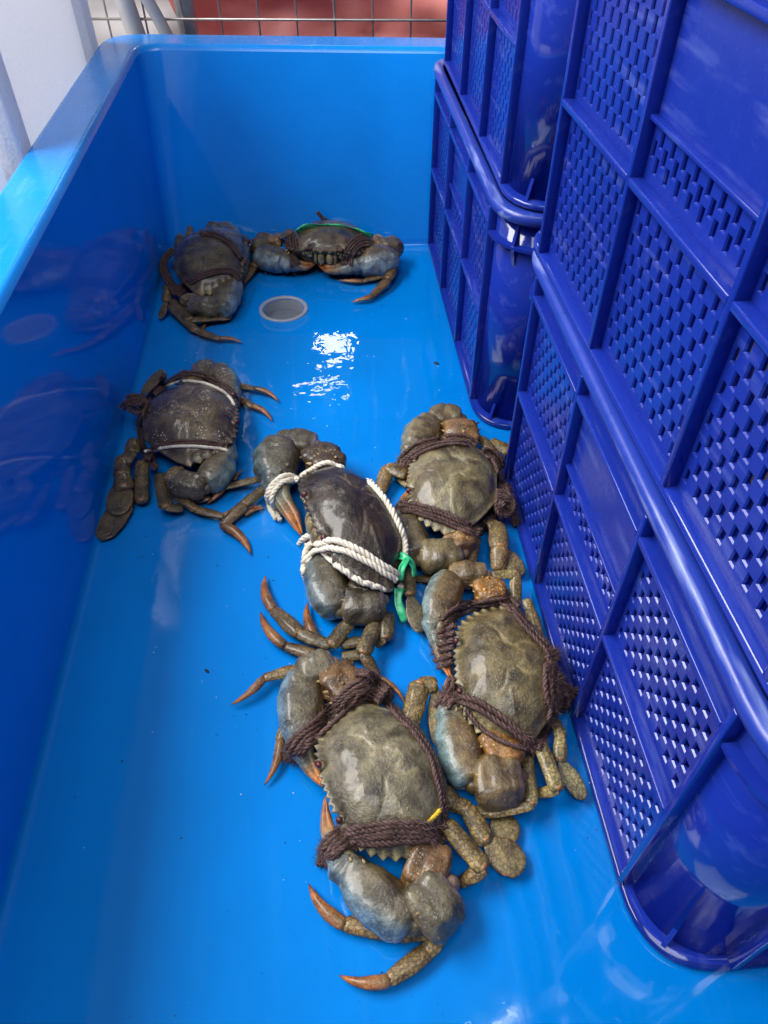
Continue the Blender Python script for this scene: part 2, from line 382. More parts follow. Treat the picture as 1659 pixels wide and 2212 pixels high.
ME = dict(lp=long_panel(), sp=short_panel(), cp=corner_post(), sh=arc_shelf(.293, .004, RB - .001, RB + .011), g1=gusset(.0095, .036, .010), g2=gusset(.297, .329, .009), g3=gusset(.2935, .262, .008))
ME['rib_v'] = box_mesh('rib', (0.0006, -.0034, .009), (IN + .001, .0034, .328), .0012, 2)
for k in range(3): ME['rib_h%d' % k] = box_mesh('rib', (0.0002, YR[k] + .0030, -.0034), (IN + .001, YR[k + 1] - .0030, .0034), .0012, 2)
ME['rib_s'] = box_mesh('rib', (.0055, YR[1] + .0030, -.0018), (IN + .001, YR[2] - .0030, .0018), .0006, 2)
ME['rib_f'] = box_mesh('rib', (0.0002, SR[0] + .003, -.0034), (IN + .001, SR[2] - .003, .0034), .0012, 2)
ME['top'] = rim_loop('top_rim', [(.017, .328), (.004, .328), (.000, .331), (-.0015, .337), (.0005, .3435), (.004, .345), (.013, .345), (.017, .342)], .078)
ME['bot'] = rim_loop('base_rim', [(.030, .0), (.004, .0), (.0012, .002), (.0008, .007), (.003, .0092), (.0105, .0096), (.030, .0096)], .076)
ME['floor'] = box_mesh('base_plate', (.028, .028, .0008), (CW - .028, CL - .028, .006))
for k, m in ME.items(): m.materials.append(M_CRATE_W if k == 'top' else M_CRATE_G if k in ('cp', 'bot', 'sh', 'g1', 'rib_v') else M_CRATE)
def make_crate():
    t = empty('plastic_crate')
    def part(name, key, parent=t, loc=(0, 0, 0), rz=0, sx=1, sy=1):
        o = obj(name, ME[key], parent); o.location = loc; o.rotation_euler = (0, 0, rz); o.scale = (sx, sy, 1); return o
    part('top_rim', 'top'); part('base_rim', 'bot'); part('base_plate', 'floor')
    for loc, rz in (((0, 0, 0), 0), ((CW, CL, 0), math.pi)):
        p = part('side_panel', 'lp', t, loc, rz)
        for y in YR: part('rib', 'rib_v', p, (0, y, 0))
        for k in range(3):
            for z in (.165, .303): part('rib', 'rib_h%d' % k, p, (0, 0, z))
        part('rib', 'rib_s', p, (0, 0, .213))
    for loc, rz in (((CW, 0, 0), math.pi / 2), ((0, CL, 0), -math.pi / 2)):
        p = part('end_panel', 'sp', t, loc, rz)
        for y in (SR[0], SR[2]): part('rib', 'rib_v', p, (0, y, 0))
        for z in (.165, .303): part('rib', 'rib_f', p, (0, 0, z))
    for loc, sx, sy in (((0, 0, 0), 1, 1), ((CW, 0, 0), -1, 1), ((0, CL, 0), 1, -1), ((CW, CL, 0), -1, -1)):
        p = part('corner_post', 'cp', t, loc, 0, sx, sy)
        part('corner_shelf', 'sh', p); part('gusset', 'g1', p); part('gusset', 'g2', p); part('gusset', 'g3', p)
    return t
def copy_tree(o, parent=None):
    c = o.copy(); COL.objects.link(c); c.parent = parent
    for ch in list(o.children): copy_tree(ch, c)
    return c
def crate(first, loc, rz, label):
    o = first; o.location = loc; o.rotation_euler = (0, 0, rz); tag(o, label, 'crate', 'stacked blue crates'); return o
K0 = make_crate()
K1, K2, K3 = copy_tree(K0), copy_tree(K0), copy_tree(K0)
crate(K0, (.239, .134, .0012), 0, 'front lower royal blue perforated crate standing in the tub beside the crabs')
crate(K1, (.252, .140, .3475), R(1.2), 'nearest upper royal blue crate, stacked on the front lower crate')
crate(K2, (.221, .884, .0012), 0, 'rear lower royal blue crate near the back wall of the tub')
crate(K3, (.232, .888, .3475), R(-.5), 'rear upper royal blue crate stacked in the far corner of the tub')

# ------------------------------------------------------------------ behind the tub
lid = tag(empty('foam_board', (-.452, 1.16, -.06)), 'white foam board with raised borders standing on edge outside the left rim', 'foam board')
LW, LH = .60, .90
bm = bmesh.new(); add_box(bm, (-.03, .002, 0), (0, LW - .002, LH)); obj('panel', from_bm('panel', bm), lid, [M_FOAM])
for y0 in (0, LW - .055): obj('border', box_mesh('border', (-.032, y0, 0), (.018, y0 + .055, LH), .004), lid, [M_FOAM])
fb = tag(empty('foam_box', (-.86, .70, -.06)), 'cream white foam box beside the left rim, nearest the viewer', 'foam box')
obj('box_body', box_mesh('box_body', (0, 0, 0), (.40, .44, .36), .012), fb, [M_FOAM]); obj('box_lid', box_mesh('box_lid', (-.004, -.004, .363), (.404, .444, .42), .012), fb, [M_FOAM])

rk = tag(empty('wire_rack', (-.62, 1.925, -.06), R(-5.8)), 'steel wire rack standing behind the back rim of the tub', 'wire rack')
def rod(name, a, b, r, parent, m, n=8):
    a, b = Vector(a), Vector(b); d = b - a
    bm = bmesh.new(); bmesh.ops.create_cone(bm, cap_ends=True, segments=n, radius1=r, radius2=r, depth=d.length, matrix=Matrix.Translation((a + b) / 2) @ d.to_track_quat('Z', 'Y').to_matrix().to_4x4())
    return obj(name, from_bm(name, bm, True), parent, [m])
for i in range(17): rod('upright_wire', (.02 + i * .0815, 0, .02), (.02 + i * .0815, 0, 1.35), .0022 if i % 4 else .003, rk, M_WIRE)
for z in (.06, .413, .80, 1.35): rod('cross_wire', (0, -.004, z), (1.36, -.004, z), .0028, rk, M_WIRE)
rod('post', (.345, .035, 0), (.345, .035, 1.35), .021, rk, M_POST, 16); rod('post', (1.36, .0, 0), (1.36, .0, 1.35), .012, rk, M_POST, 16)
def wavy(name, x0, x1, z0, z1, y, amp, m, label, cat, slant=0):
    bm = bmesh.new(); nx, nz = 40, 24; g = []
    for j in range(nz + 1):
        row = []
        for i in range(nx + 1):
            s = i / nx; t = j / nz; x = x0 + (x1 - x0) * s - slant * t * (1 - s)
            row.append(bm.verts.new((x, y - (x + .62) * .1 + amp * noise.noise((x * 5, t * 4, y * 3)) + amp * .4 * noise.noise((x * 14, t * 9, y)), z0 + (z1 - z0) * t)))
        g.append(row)
    for j in range(nz):
        for i in range(nx): bm.faces.new((g[j][i], g[j][i + 1], g[j + 1][i + 1], g[j + 1][i]))
    me = from_bm(name, bm, True); o = obj(name, me, None, [m]); sd = o.modifiers.new('thick', 'SOLIDIFY'); sd.thickness = .003
    return tag(o, label, cat)
wavy('red_tarpaulin', -.20, .80, -.05, .50, 2.06, .085, M_RED, 'red plastic tarpaulin hanging behind the wire rack', 'tarpaulin', .16)
wavy('grey_sheet', -.95, .10, -.055, .50, 2.20, .04, M_GREYC, 'grey plastic sheet hanging left of the red tarpaulin', 'sheet')
def tube_along(bm, pts, r, n=8):
    rows = []
    for i, p in enumerate(pts):
        t = (pts[min(i + 1, len(pts) - 1)] - pts[max(i - 1, 0)]).normalized(); s = t.orthogonal().normalized() if i == 0 else (s0 - t * s0.dot(t)).normalized(); s0 = s; u = t.cross(s)
        rr = r[i] if isinstance(r, list) else r
        rows.append([bm.verts.new(p + s * rr * math.cos(2 * math.pi * k / n) + u * rr * math.sin(2 * math.pi * k / n)) for k in range(n)])
    for a, b in zip(rows, rows[1:]):
        for k in range(n): bm.faces.new((a[k], a[(k + 1) % n], b[(k + 1) % n], b[k]))
    bm.faces.new(rows[0][::-1]); bm.faces.new(rows[-1])
for pts, r, lab in (([(-.52, 1.93, -.05), (-.50, 1.915, .25), (-.53, 1.90, .5), (-.58, 1.90, .8)], .017, 'thick grey hose hanging beside the white foam board'),
                    ([(-.33, 1.905, -.05), (-.37, 1.895, .25), (-.41, 1.89, .5), (-.46, 1.89, .8)], .020, 'thick grey hose left of the galvanised rack post'),
                    ([(-.25, 1.885, -.05), (-.30, 1.88, .28), (-.40, 1.875, .52), (-.50, 1.87, .8)], .013, 'slender grey hose slanting past the rack post')):
    bm = bmesh.new(); tube_along(bm, catmull(pts, .03), r, 12); tag(obj('hose', from_bm('hose', bm, True), None, [M_CLEAR]), lab, 'hose', 'hoses behind the tub')


# ------------------------------------------------------------------ crabs
OLIVE = (.105, .095, .050); GREYGREEN = (.150, .155, .115); DARK = (.030, .022, .016); BLUE = (.125, .195, .24)
ORANGE = (.60, .22, .035); RUST = (.33, .12, .04); CREAM = (.50, .45, .28); LILAC = (.34, .27, .36); PALE = (.30, .32, .24); TIP = (.05, .015, .008)
def grade(c):
    t = max(0, min(1, (c[2] / max(c[0], 1e-4) - .62) / .45)); return (c[0] * (.74 + .06 * t), c[1] * (.635 + .165 * t), c[2] * (.475 + .345 * t), 1.0)
class Shell:                                     # one continuous crab mesh with colour kept per vertex
    def __init__(s): s.v, s.f, s.c, s.n, s.k = [], [], [], [], []
    def add(s, p, c, net=0, sp=0): s.v.append(Vector(p)); s.c.append(c); s.n.append(net); s.k.append(sp); return len(s.v) - 1
    def sweep(s, pts, rad, up, col, net=0, n=14, sq=2.0, ridge=0.0, sp=0, lump=.05, keel=()):
        rows = []; m = len(pts)
        for i, p in enumerate(pts):
            t = (pts[min(i + 1, m - 1)] - pts[max(i - 1, 0)]).normalized(); side = t.cross(up)
            side = side.normalized() if side.length > 1e-5 else t.orthogonal().normalized(); u = side.cross(t); a, b = rad[i]; row = []
            for k in range(n):
                th = 2 * math.pi * k / n; cx, sy = math.cos(th), math.sin(th)
                ex = math.copysign(abs(cx) ** (2 / sq), cx); ey = math.copysign(abs(sy) ** (2 / sq), sy); rr = 1 + ridge * math.cos(4 * th) + lump * noise.noise(p * 70 + (side * cx + u * sy) * 1.3) + .35 * lump * noise.noise(p * 260 + (side * cx + u * sy) * 4)
                for ka, kh, kw in keel: rr += kh * math.exp(-(((th - ka + math.pi) % (2 * math.pi) - math.pi) / kw) ** 2)
                nz = (side * cx + u * sy).z
                row.append(s.add(p + side * (a * ex * rr) + u * (b * ey * rr), col(i / (m - 1), nz, cx), net if not callable(net) else net(i / (m - 1)), sp))
            rows.append(row)
        for A, B in zip(rows, rows[1:]):
            for k in range(n): s.f.append((A[k], A[(k + 1) % n], B[(k + 1) % n], B[k]))
        for row, rev in ((rows[0], True), (rows[-1], False)): s.f.append(tuple(row[::-1] if rev else row))
    def seg(s, A, B, w, prof, col, flat=.8, up=Vector((0, 0, 1)), net=0, n=14, bend=None, sq=2.2, ridge=0, m=12, sp=0, lump=.05, keel=()):
        pts = []
        for i in range(m + 1):
            t = i / m; p = A.lerp(B, t)
            if bend: p = p + bend * (4 * t * (1 - t))
            pts.append(p)
        rad = [(w * interp(prof, i / m), w * flat * interp(prof, i / m)) for i in range(m + 1)]
        s.sweep(pts, rad, up, col, net, n, sq, ridge, sp, lump, keel)
    def cone(s, p, d, r, h, c0, c1):
        d = d.normalized(); a = d.orthogonal().normalized(); b = d.cross(a)
        q = [s.add(p + (a * math.cos(k * 1.0472) + b * math.sin(k * 1.0472)) * r - d * r * .4, c0) for k in range(6)]; t = s.add(p + d * h, c1)
        for k in range(6): s.f.append((q[k], q[(k + 1) % 6], t))
    def ball(s, c, ax, ay, az, col, nu=10, nv=7, net=0):
        rows = []
        for j in range(nv + 1):
            ph = math.pi * j / nv - math.pi / 2; rows.append([s.add(c + ax * (math.cos(ph) * math.cos(2 * math.pi * i / nu)) + ay * (math.cos(ph) * math.sin(2 * math.pi * i / nu)) + az * math.sin(ph), col, net) for i in range(nu)])
        for A, B in zip(rows, rows[1:]):
            for i in range(nu): s.f.append((A[i], A[(i + 1) % nu], B[(i + 1) % nu], B[i]))
    def mesh(s, name, org):
        me = bpy.data.meshes.new(name); me.from_pydata([p - org for p in s.v], [], s.f); me.update()
        a = me.attributes.new('tint', 'FLOAT_COLOR', 'POINT'); a.data.foreach_set('color', [x for c in s.c for x in grade(c)])
        for nm, d in (('net', s.n), ('speck', s.k)):
            b = me.attributes.new(nm, 'FLOAT', 'POINT'); b.data.foreach_set('value', [min(1, x * s.gain) for x in d] if nm == 'speck' else d)
        bm = bmesh.new(); bm.from_mesh(me); bmesh.ops.recalc_face_normals(bm, faces=bm.faces[:]); bm.to_mesh(me); bm.free()
        smooth(me); me.materials.append(M_CRAB); return me
# carapace outline, right half, front centre to rear centre; (x, y, tooth)
def half_outline():
    o = [(0, .600, 0), (.045, .635, 1), (.085, .595, 0), (.135, .640, 1), (.18, .595, 0), (.225, .632, 1), (.265, .570, 0), (.32, .525, 0), (.385, .545, 0), (.43, .610, 1)]
    def arc(t): a = t * math.pi / 2; return (.45 + .53 * math.sin(a) ** 1.15, .575 - .665 * (1 - math.cos(a)))
    for k in range(8):
        a = arc(k / 8 + .012); x, y = arc((k + .80) / 8); q = arc(k / 8 + .06)
        nx, ny = x * .55 + .15, .45 + .3 * y; L = math.hypot(nx, ny); e = .032 if k < 7 else .055
        o += [(a[0] - .012, a[1] - .012, 0), ((a[0] + x) / 2 + nx / L * .012, (a[1] + y) / 2 + ny / L * .012, 0), (x + nx / L * e, y + ny / L * e, 1)]
    o += [(.97, -.13, 0), (.90, -.21, 0), (.76, -.33, 0), (.60, -.45, 0), (.45, -.535, 0), (.38, -.565, 0), (.25, -.575, 0), (.12, -.58, 0)]
    out = []
    for (x, y, t), (x2, y2, t2) in zip(o, o[1:] + [(0, -.58, 0)]):
        n = max(1, int(math.hypot(x2 - x, y2 - y) / .035))
        for i in range(n): s = i / n; out.append((x + (x2 - x) * s, y + (y2 - y) * s, t * (1 - s) + t2 * s))
    return out
HALF = half_outline()
OUTL = HALF + [(0, -.58, 0)] + [(-x, y, t) for x, y, t in HALF[:0:-1]]
OUTS = [(x, y) for x, y, t in OUTL]
for _ in range(14): OUTS = [tuple((OUTS[i - 1][k] + 2 * OUTS[i][k] + OUTS[(i + 1) % len(OUTS)][k]) / 4 for k in (0, 1)) for i in range(len(OUTS))]
def outl(i, r):
    b = max(0, min(1, (r - .84) / .15)); b = b * b * (3 - 2 * b); x, y, t = OUTL[i]; u, v = OUTS[i]; return u + (x - u) * b, v + (y - v) * b, t
def seg_d(px, py, pts):
    d = 9
    for (ax, ay), (bx, by) in zip(pts, pts[1:]):
        vx, vy = bx - ax, by - ay; t = max(0, min(1, ((px - ax) * vx + (py - ay) * vy) / (vx * vx + vy * vy))); d = min(d, math.hypot(px - ax - vx * t, py - ay - vy * t))
    return d
GROOVE = [(.05, -.16), (.14, -.06), (.20, .05), (.36, .10), (.50, .20)]; GROOVE2 = [(.14, -.06), (.22, -.16), (.20, -.26)]; RIDGE = [(.42, .02), (.70, .0), (.95, -.08)]
def carapace(sh, T, hw, pal, speck):
    """T maps crab-local units (x across, y forward, z up, 1 = half width) to the world"""
    c0 = (0, .03); K = 40; rows = []
    gauss = lambda x, y, cx, cy, r: math.exp(-((x - cx) ** 2 + (y - cy) ** 2) / r ** 2)
    def topz(x, y, r):
        ax = abs(x)
        z = .205 * (1 - r ** 2.9) - .19 * x * x - (.10 * y * y if y > 0 else .16 * y * y)
        z += .016 * gauss(ax, y, .0, .26, .2) + .014 * gauss(ax, y, .52, -.12, .25) + .014 * gauss(ax, y, 0, -.28, .16) + .012 * gauss(ax, y, .30, .30, .12)
        z -= .011 * math.exp(-(seg_d(ax, y, GROOVE) / .024) ** 2) + .008 * math.exp(-(seg_d(ax, y, GROOVE2) / .026) ** 2)
        z += .012 * math.exp(-(seg_d(ax, y, RIDGE) / .022) ** 2)
        z += .007 * noise.noise((x * 7 + pal['seed'] * 3, y * 7, 1)) + .0035 * noise.noise((x * 19 + pal['seed'], y * 19, 5))
        if r > .86: z -= .022 * math.sin((r - .86) / .14 * math.pi)
        return z
    def colr(x, y, r, t):
        f = max(0, min(1, (y + .12) / .45)); c = mixc(pal['shell'], pal['front'], f * .85)
        c = mixc(c, pal['side'], max(0, abs(x) - .45) * 1.1)
        g = .5 + .5 * noise.noise((x * 3.1 + pal['seed'], y * 3.1, 4)); c = mixc(c, tuple(q * 1.35 for q in pal['shell2']), max(0, g * 1.5 - .35)); g2 = noise.noise((x * 5.3, y * 5.3 + pal['seed'], 9)); c = mixc(c, tuple(q * .45 for q in pal['front']), max(0, g2 * 1.2 - .05))
        d = min(seg_d(abs(x), y, GROOVE), seg_d(abs(x), y, GROOVE2)); c = mixc(c, tuple(q * 1.7 for q in pal['shell2']), .55 * math.exp(-(d / .022) ** 2)); d = seg_d(abs(x), y, RIDGE); c = mixc(c, tuple(q * 1.5 for q in pal['shell2']), .4 * math.exp(-(d / .022) ** 2))
        if r > .84: c = mixc(c, tuple(x * 1.2 for x in pal['teeth']), min(1, (r - .84) / .10) * min(1, t * 1.3) * (.25 if y > .5 else 1)); c = mixc(c, (.02, .016, .01), .55 * max(0, (r - .84) / .16) * (1 - t) * (abs(x) > .4 and y > -.1))
        return c
    for k in range(1, K + 1):
        r = k / K; r = r ** .8; row = []
        for i in range(len(OUTL)):
            x, y, t = outl(i, r); X, Y = c0[0] + (x - c0[0]) * r, c0[1] + (y - c0[1]) * r
            row.append(sh.add(T(X, Y, topz(X, Y, r)), colr(X, Y, r, t), 0, speck * (1 if r < .97 else 0)))
        rows.append(row)
    apex = sh.add(T(c0[0], c0[1], topz(*c0, 0)), colr(*c0, 0, 0), 0, speck); n = len(OUTL)
    for i in range(n): sh.f.append((apex, rows[0][i], rows[0][(i + 1) % n]))
    for r, dz, cc in ((.985, -.035, 'teeth'), (.90, -.08, 'under'), (.82, -.16, 'under'), (.76, -.30, 'under'), (.62, -.43, 'under'), (.3, -.50, 'under')):
        row = []
        for x, y, t in OUTL:
            X, Y = c0[0] + (x - c0[0]) * r, c0[1] + (y - c0[1]) * r; zb = topz(x, y, 1)
            row.append(sh.add(T(X, Y, zb * (1 - max(0, -dz - .1) * 2) + dz), mixc(pal[cc], pal['shell'], .35)))
        rows.append(row)
    for A, B in zip(rows, rows[1:]):
        for i in range(n): sh.f.append((A[i], B[i], B[(i + 1) % n], A[(i + 1) % n]))
    bot = sh.add(T(c0[0], c0[1], -.52), pal['under'])
    for i in range(n): sh.f.append((bot, rows[-1][(i + 1) % n], rows[-1][i]))
    # face: eyes on stalks, mouth plates, lower brow
    V = lambda x, y, z: T(x, y, z) - T(0, 0, 0)
    for sx in (-1, 1):
        sh.ball(T(sx * .335, .545, -.055), V(.075, 0, 0), V(0, .055, 0), V(0, 0, .045), (.10, .09, .06))
        sh.ball(T(sx * .345, .585, -.035), V(.042, 0, 0), V(0, .040, 0), V(0, 0, .045), (.10, .012, .014))
        sh.ball(T(sx * .085, .545, -.25), V(.075, 0, 0), V(0, .05, 0), V(0, 0, .13), mixc(CREAM, OLIVE, .25))
        sh.ball(T(sx * .20, .52, -.24), V(.04, 0, 0), V(0, .05, 0), V(0, 0, .15), mixc(CREAM, OLIVE, .45))
        sh.ball(T(sx * .33, .50, -.20), V(.08, 0, 0), V(0, .04, 0), V(0, 0, .06), CREAM)
        sh.ball(T(sx * .10, .57, -.09), V(.06, 0, 0), V(0, .04, 0), V(0, 0, .03), mixc(CREAM, OLIVE, .35))
        for q in range(5): sh.ball(T(sx * (.22 + q * .055), .555, -.115 - .01 * q), V(.022, 0, 0), V(0, .025, 0), V(0, 0, .022), CREAM, 8, 5)
def leg_col(pal, rust=0.0):
    def f(s, nz, cx): c = mixc(pal['leg2'], pal['leg'], .5 + .5 * nz); c = (min(.6, c[0] * 1.95), min(.6, c[1] * 1.8), min(.6, c[2] * 1.5)); return mixc(c, (.34, .15, .05), rust * (.4 + .6 * s))
    return f
PR_M = [(0, .78), (.05, .92), (.5, 1.0), (.88, 1.0), (.97, .90), (1, .60)]; PR_C = [(0, .62), (.1, .85), (.6, 1.04), (.9, .98), (1, .66)]
PR_P = [(0, .72), (.04, .94), (.35, 1.05), (.9, .80), (.98, .72), (1, .5)]; PR_D = [(0, .62), (.05, .88), (.3, .92), (.7, .55), (.92, .22), (1, .03)]
PR_F = [(0, .25), (.12, .62), (.4, .98), (.65, 1.0), (.88, .75), (.97, .42), (1, .12)]
def build_leg(sh, V, kinds, pts, wpx, pal):
    """kinds: m merus, c carpus, p propodus, d dactyl, f flat paddle; pts measured joints (u, v, z)"""
    P = [V(*p) if len(p) == 3 else p for p in pts]
    for i, k in enumerate(kinds):
        A, B = P[i], P[i + 1]; w = (wpx[i] if isinstance(wpx, (list, tuple)) else wpx) * V.k * per_px(A) / 2; d = (B - A).normalized()
        if k in 'mcp':
            sh.seg(A - d * w * .2, B + d * w * .25, w, {'m': PR_M, 'c': PR_C, 'p': PR_P}[k], leg_col(pal, .25 if k == 'p' else 0), .56, net=pal['net'], ridge=.03, sq=2.1, n=22, lump=.10, keel=((0, .10, .28), (math.pi, .10, .28), (1.15, .07, .22), (2.0, .07, .22)))
            if k == 'm' or k == 'c':
                sh.ball(B + Vector((0, 0, w * .20)) - d * w * .1, d * w * .34, Vector((0, 0, 1)).cross(d) * w * .60, Vector((0, 0, w * .42)), tuple(x * 1.1 for x in mixc(mixc(pal['joint'], ORANGE, .3), pal['leg2'], .35)), 10, 7)
        elif k == 'd':
            sd = Vector((0, 0, 1)).cross(d); L = (B - A).length; bend = sd * (L * .10 * pal.get('bend', 1)) + Vector((0, 0, L * .05))
            def dc(s, nz, cx): c = mixc(mixc(tuple(x * 1.7 for x in pal['leg']), RUST, .5), ORANGE, min(1, s * 1.1)); c = mixc(c, TIP, max(0, s - .86) * 6); return mixc(c, OLIVE, .55 * (1 - s) * (abs(cx) < .5))
            sh.seg(A - d * w * .2, B, w, PR_D, dc, .72, net=lambda s: .25 * (1 - s), ridge=.09, bend=bend, m=14)
        elif k == 'f':
            upv = Vector((0, 0, 1))
            def fc(s, nz, cx): return mixc(tuple(x * 1.6 for x in mixc(pal['leg'], pal['leg2'], .3)), (.36, .15, .06), .85 * max(0, abs(cx) - .82) / .18)
            sh.seg(A, B, w, PR_F, fc, .16, net=pal['net'] * .8, up=upv, n=20, m=16)
def build_claw(sh, V, pal, merus, mw, carp, cw, palm, pw, fing, fw, spine=True):
    up = Vector((0, 0, 1)); mw *= 1.12; cw *= 1.08; pw *= 1.10
    A, B = [V(*p) for p in merus]; k = V.k * per_px(A) / 2
    inner = mixc(pal['claw'], pal['inner'], .9)
    def mc(s, nz, cx): return mixc(inner, pal['claw'], .25 + .4 * max(0, noise.noise((s * 4, cx * 3, pal['seed']))))
    d = (B - A).normalized(); sh.seg(A, B, mw * k, [(0, .8), (.15, 1.0), (.6, 1.1), (.9, 1.0), (1, .6)], mc, .66, net=.30, sp=.9, n=26, m=20, lump=.30, keel=((.7, .12, .25), (2.4, .12, .25)))
    side = up.cross(d)
    for sgn in (-1, 1):
        for t in (.2, .5, .8): q = A.lerp(B, t) + side * sgn * mw * k * .9 + up * mw * k * .2; sh.cone(q, side * sgn + d * .35 + up * .35, mw * k * .15, mw * k * .32, mixc(CREAM, inner, .4), CREAM)
    A, B = [V(*p) for p in carp]; w = cw * k; d = (B - A).normalized()
    B = B + (V(*palm[0]) - B) * .35; A = A + (V(*merus[1]) - A) * .30; d = (B - A).normalized()
    def cc(s, nz, cx):
        c = mixc(pal['claw'], pal['claw2'], .5 + .5 * noise.noise((s * 3 + pal['seed'], cx * 2, 1))); c = mixc(c, BLUE, .30 * max(0, -nz + .1)); c = mixc(c, mixc(CREAM, ORANGE, .25), .35 * max(0, s - .93) * 14)
        return mixc(c, LILAC, max(0, .10 - s) * 8)
    sh.seg(A, B, w, [(0, .60), (.04, .80), (.20, 1.0), (.50, 1.10), (.80, 1.08), (.94, .93), (.985, .80), (1, .55)], cc, .80, sp=.6, n=32, m=22, sq=2.3, lump=.16, net=.18, keel=((1.0, .09, .3), (2.2, .07, .3), (0, .05, .3), (math.pi, .05, .3)))
    P0, P1 = [V(*p) for p in palm]; dp = (P1 - P0).normalized()
    for q in (.45, .85): sh.cone(A.lerp(B, q) + up.cross(d) * (w * .9 if up.cross(d).dot(P0 - A) < 0 else -w * .9) * .9 + up * w * .35, up.cross(d) * (1 if up.cross(d).dot(P0 - A) < 0 else -1) + up * .4, w * .10, w * .26, pal['claw'], CREAM)
    sh.cone(B - d * w * .25 + up * w * .72, d + up * .6, w * .11, w * .28, pal['claw'], CREAM)
    w = pw * k; ctr = V(*pal['ctr']); P0 = P0 - dp * w * .22
    outw = up.cross(dp); outw = outw if outw.dot(P0.lerp(P1, .5) - ctr) > 0 else -outw
    sgn = 1 if dp.cross(up).dot(outw) > 0 else -1
    def pc(s, nz, cx):
        o = cx * sgn
        c = mixc(pal['claw'], pal['claw2'], .5 + .6 * noise.noise((s * 2.5 + pal['seed'] * 2, cx * 2, 7)))
        c = mixc(c, pal['inner'], .5 * max(0, -o - .15) * (1.1 - max(0, nz)))
        c = mixc(c, tuple(x * 1.35 for x in pal['blue']), max(0, min(1, (o + .25 - max(0, nz) * .5) * 1.35)))
        c = mixc(c, pal['blue'], .5 * max(0, s - .75) * 3 * (o > -.5))
        return c
    F = [V(*p) for p in fing]; inw = -outw
    bl = lambda t: P0.lerp(P1, t) + outw * (w * .16 * 4 * t * (1 - t))
    core = catmull([bl(0), bl(.3), bl(.6), bl(.85), P1 + outw * w * .12] + [p + outw * w * .06 for p in F], .0022); acc = [0]
    for a_, b_ in zip(core, core[1:]): acc.append(acc[-1] + (b_ - a_).length)
    Lp = (P1 - P0).length; Lt = acc[-1]; fwk = fw * k
    def pr(d):
        t = d / Lp
        if t < 1.0: return w * interp([(0, .62), (.02, .76), (.06, .88), (.18, 1.0), (.42, 1.08), (.65, 1.0), (.85, .82), (1, .60)], t)
        q = (d - Lp) / max(1e-6, Lt - Lp); return interp([(0, w * .70), (.12, max(fwk * 1.15, w * .48)), (.45, fwk * .95), (.8, fwk * .5), (.95, fwk * .22), (1, fwk * .04)], q)
    sl = Lp / Lt
    def wc(s_, nz, cx):
        if s_ < sl: return pc(s_ / sl, nz, cx)
        q = (s_ - sl) / (1 - sl); c = mixc(pc(1, nz, cx), mixc(pal['blue'], PALE, .5), min(1, q * 3)); c = mixc(c, ORANGE, max(0, (q - .35) * 2.0)); return mixc(c, TIP, max(0, q - .93) * 5)
    sh.sweep(core, [(pr(d), pr(d) * (.84 if d < Lp else .9)) for d in acc], up, wc, .22, 34, 2.25, .012, .5, .09, ((1.1, .085, .26), (2.35, .06, .25), (0.05, .05, .3), (math.pi, .05, .3)))
    path2 = catmull([P0.lerp(P1, .86) + inw * w * .35 + up * w * .30, P1 + dp * w * .1 + inw * w * .30 + up * w * .26] + [p + inw * fwk * .8 + up * fwk * .5 for p in F[:-1]] + [F[-1] + up * fwk * .4], .0025); m = len(path2)
    def fc(s_, nz, cx): c = mixc(mixc(pal['claw'], PALE, .35), ORANGE, max(0, (s_ - .42) * 2.2)); return mixc(c, TIP, max(0, s_ - .93) * 5)
    rad = [(fwk * 1.1 * interp(PR_D, i / (m - 1)), fwk * interp(PR_D, i / (m - 1))) for i in range(m)]
    sh.sweep(path2, rad, up, fc, 0, 12, 2.0, .05)
    for q in range(3, m - 3, 3): sh.cone(path2[q] + outw * rad[q][0] * .8, outw, rad[q][0] * .28, rad[q][0] * .55, mixc(CREAM, ORANGE, .3), CREAM)
    for q, off in ((.80, .45), (.93, .15)): sh.cone(P0.lerp(P1, q) + up * w * .66 - outw * w * off, up + dp * .5, w * .10, w * .22, pal['claw'], CREAM)
    # hinge membranes between the joints
    cA, cB = [V(*p) for p in carp]; mB = V(*merus[1]); cwk = cw * k
    for c_, r_, col_ in ((cB.lerp(P0, .5), min(cwk, w) * .46, mixc(pal['claw'], CREAM, .05)), (mB.lerp(cA, .5), min(cwk, mw * k) * .46, mixc(mixc(LILAC, inner, .5), pal['claw'], .4))):
        sh.ball(c_, Vector((r_, 0, 0)), Vector((0, r_, 0)), Vector((0, 0, r_ * .85)), col_, 14, 9)
    for q in range(16):                               # tubercles on the inner joint
        t_ = random.uniform(.1, .95); sd = random.uniform(-.8, .8); A_, B_ = [V(*p) for p in merus]; dd = (B_ - A_).normalized()
        c_ = A_.lerp(B_, t_) + up.cross(dd) * sd * mw * k + up * mw * k * .64 * math.sqrt(max(0.05, 1 - sd * sd)); r_ = mw * k * random.uniform(.05, .12)
        sh.ball(c_, Vector((r_, 0, 0)), Vector((0, r_, 0)), Vector((0, 0, r_ * .8)), mixc(CREAM, pal['inner'], random.uniform(.1, .8)), 8, 5)
CRABS = []
def palette(seed, **kw):
    p = dict(shell=OLIVE, shell2=GREYGREEN, front=(.075, .055, .034), side=OLIVE, teeth=(.32, .33, .22), under=(.30, .24, .12), leg=(.115, .105, .055), leg2=(.16, .15, .095), net=.75,
             claw=(.105, .095, .058), claw2=(.150, .135, .085), inner=(.24, .125, .04), blue=BLUE, joint=(.42, .22, .14), seed=seed, bend=1)
    p.update(kw); return p
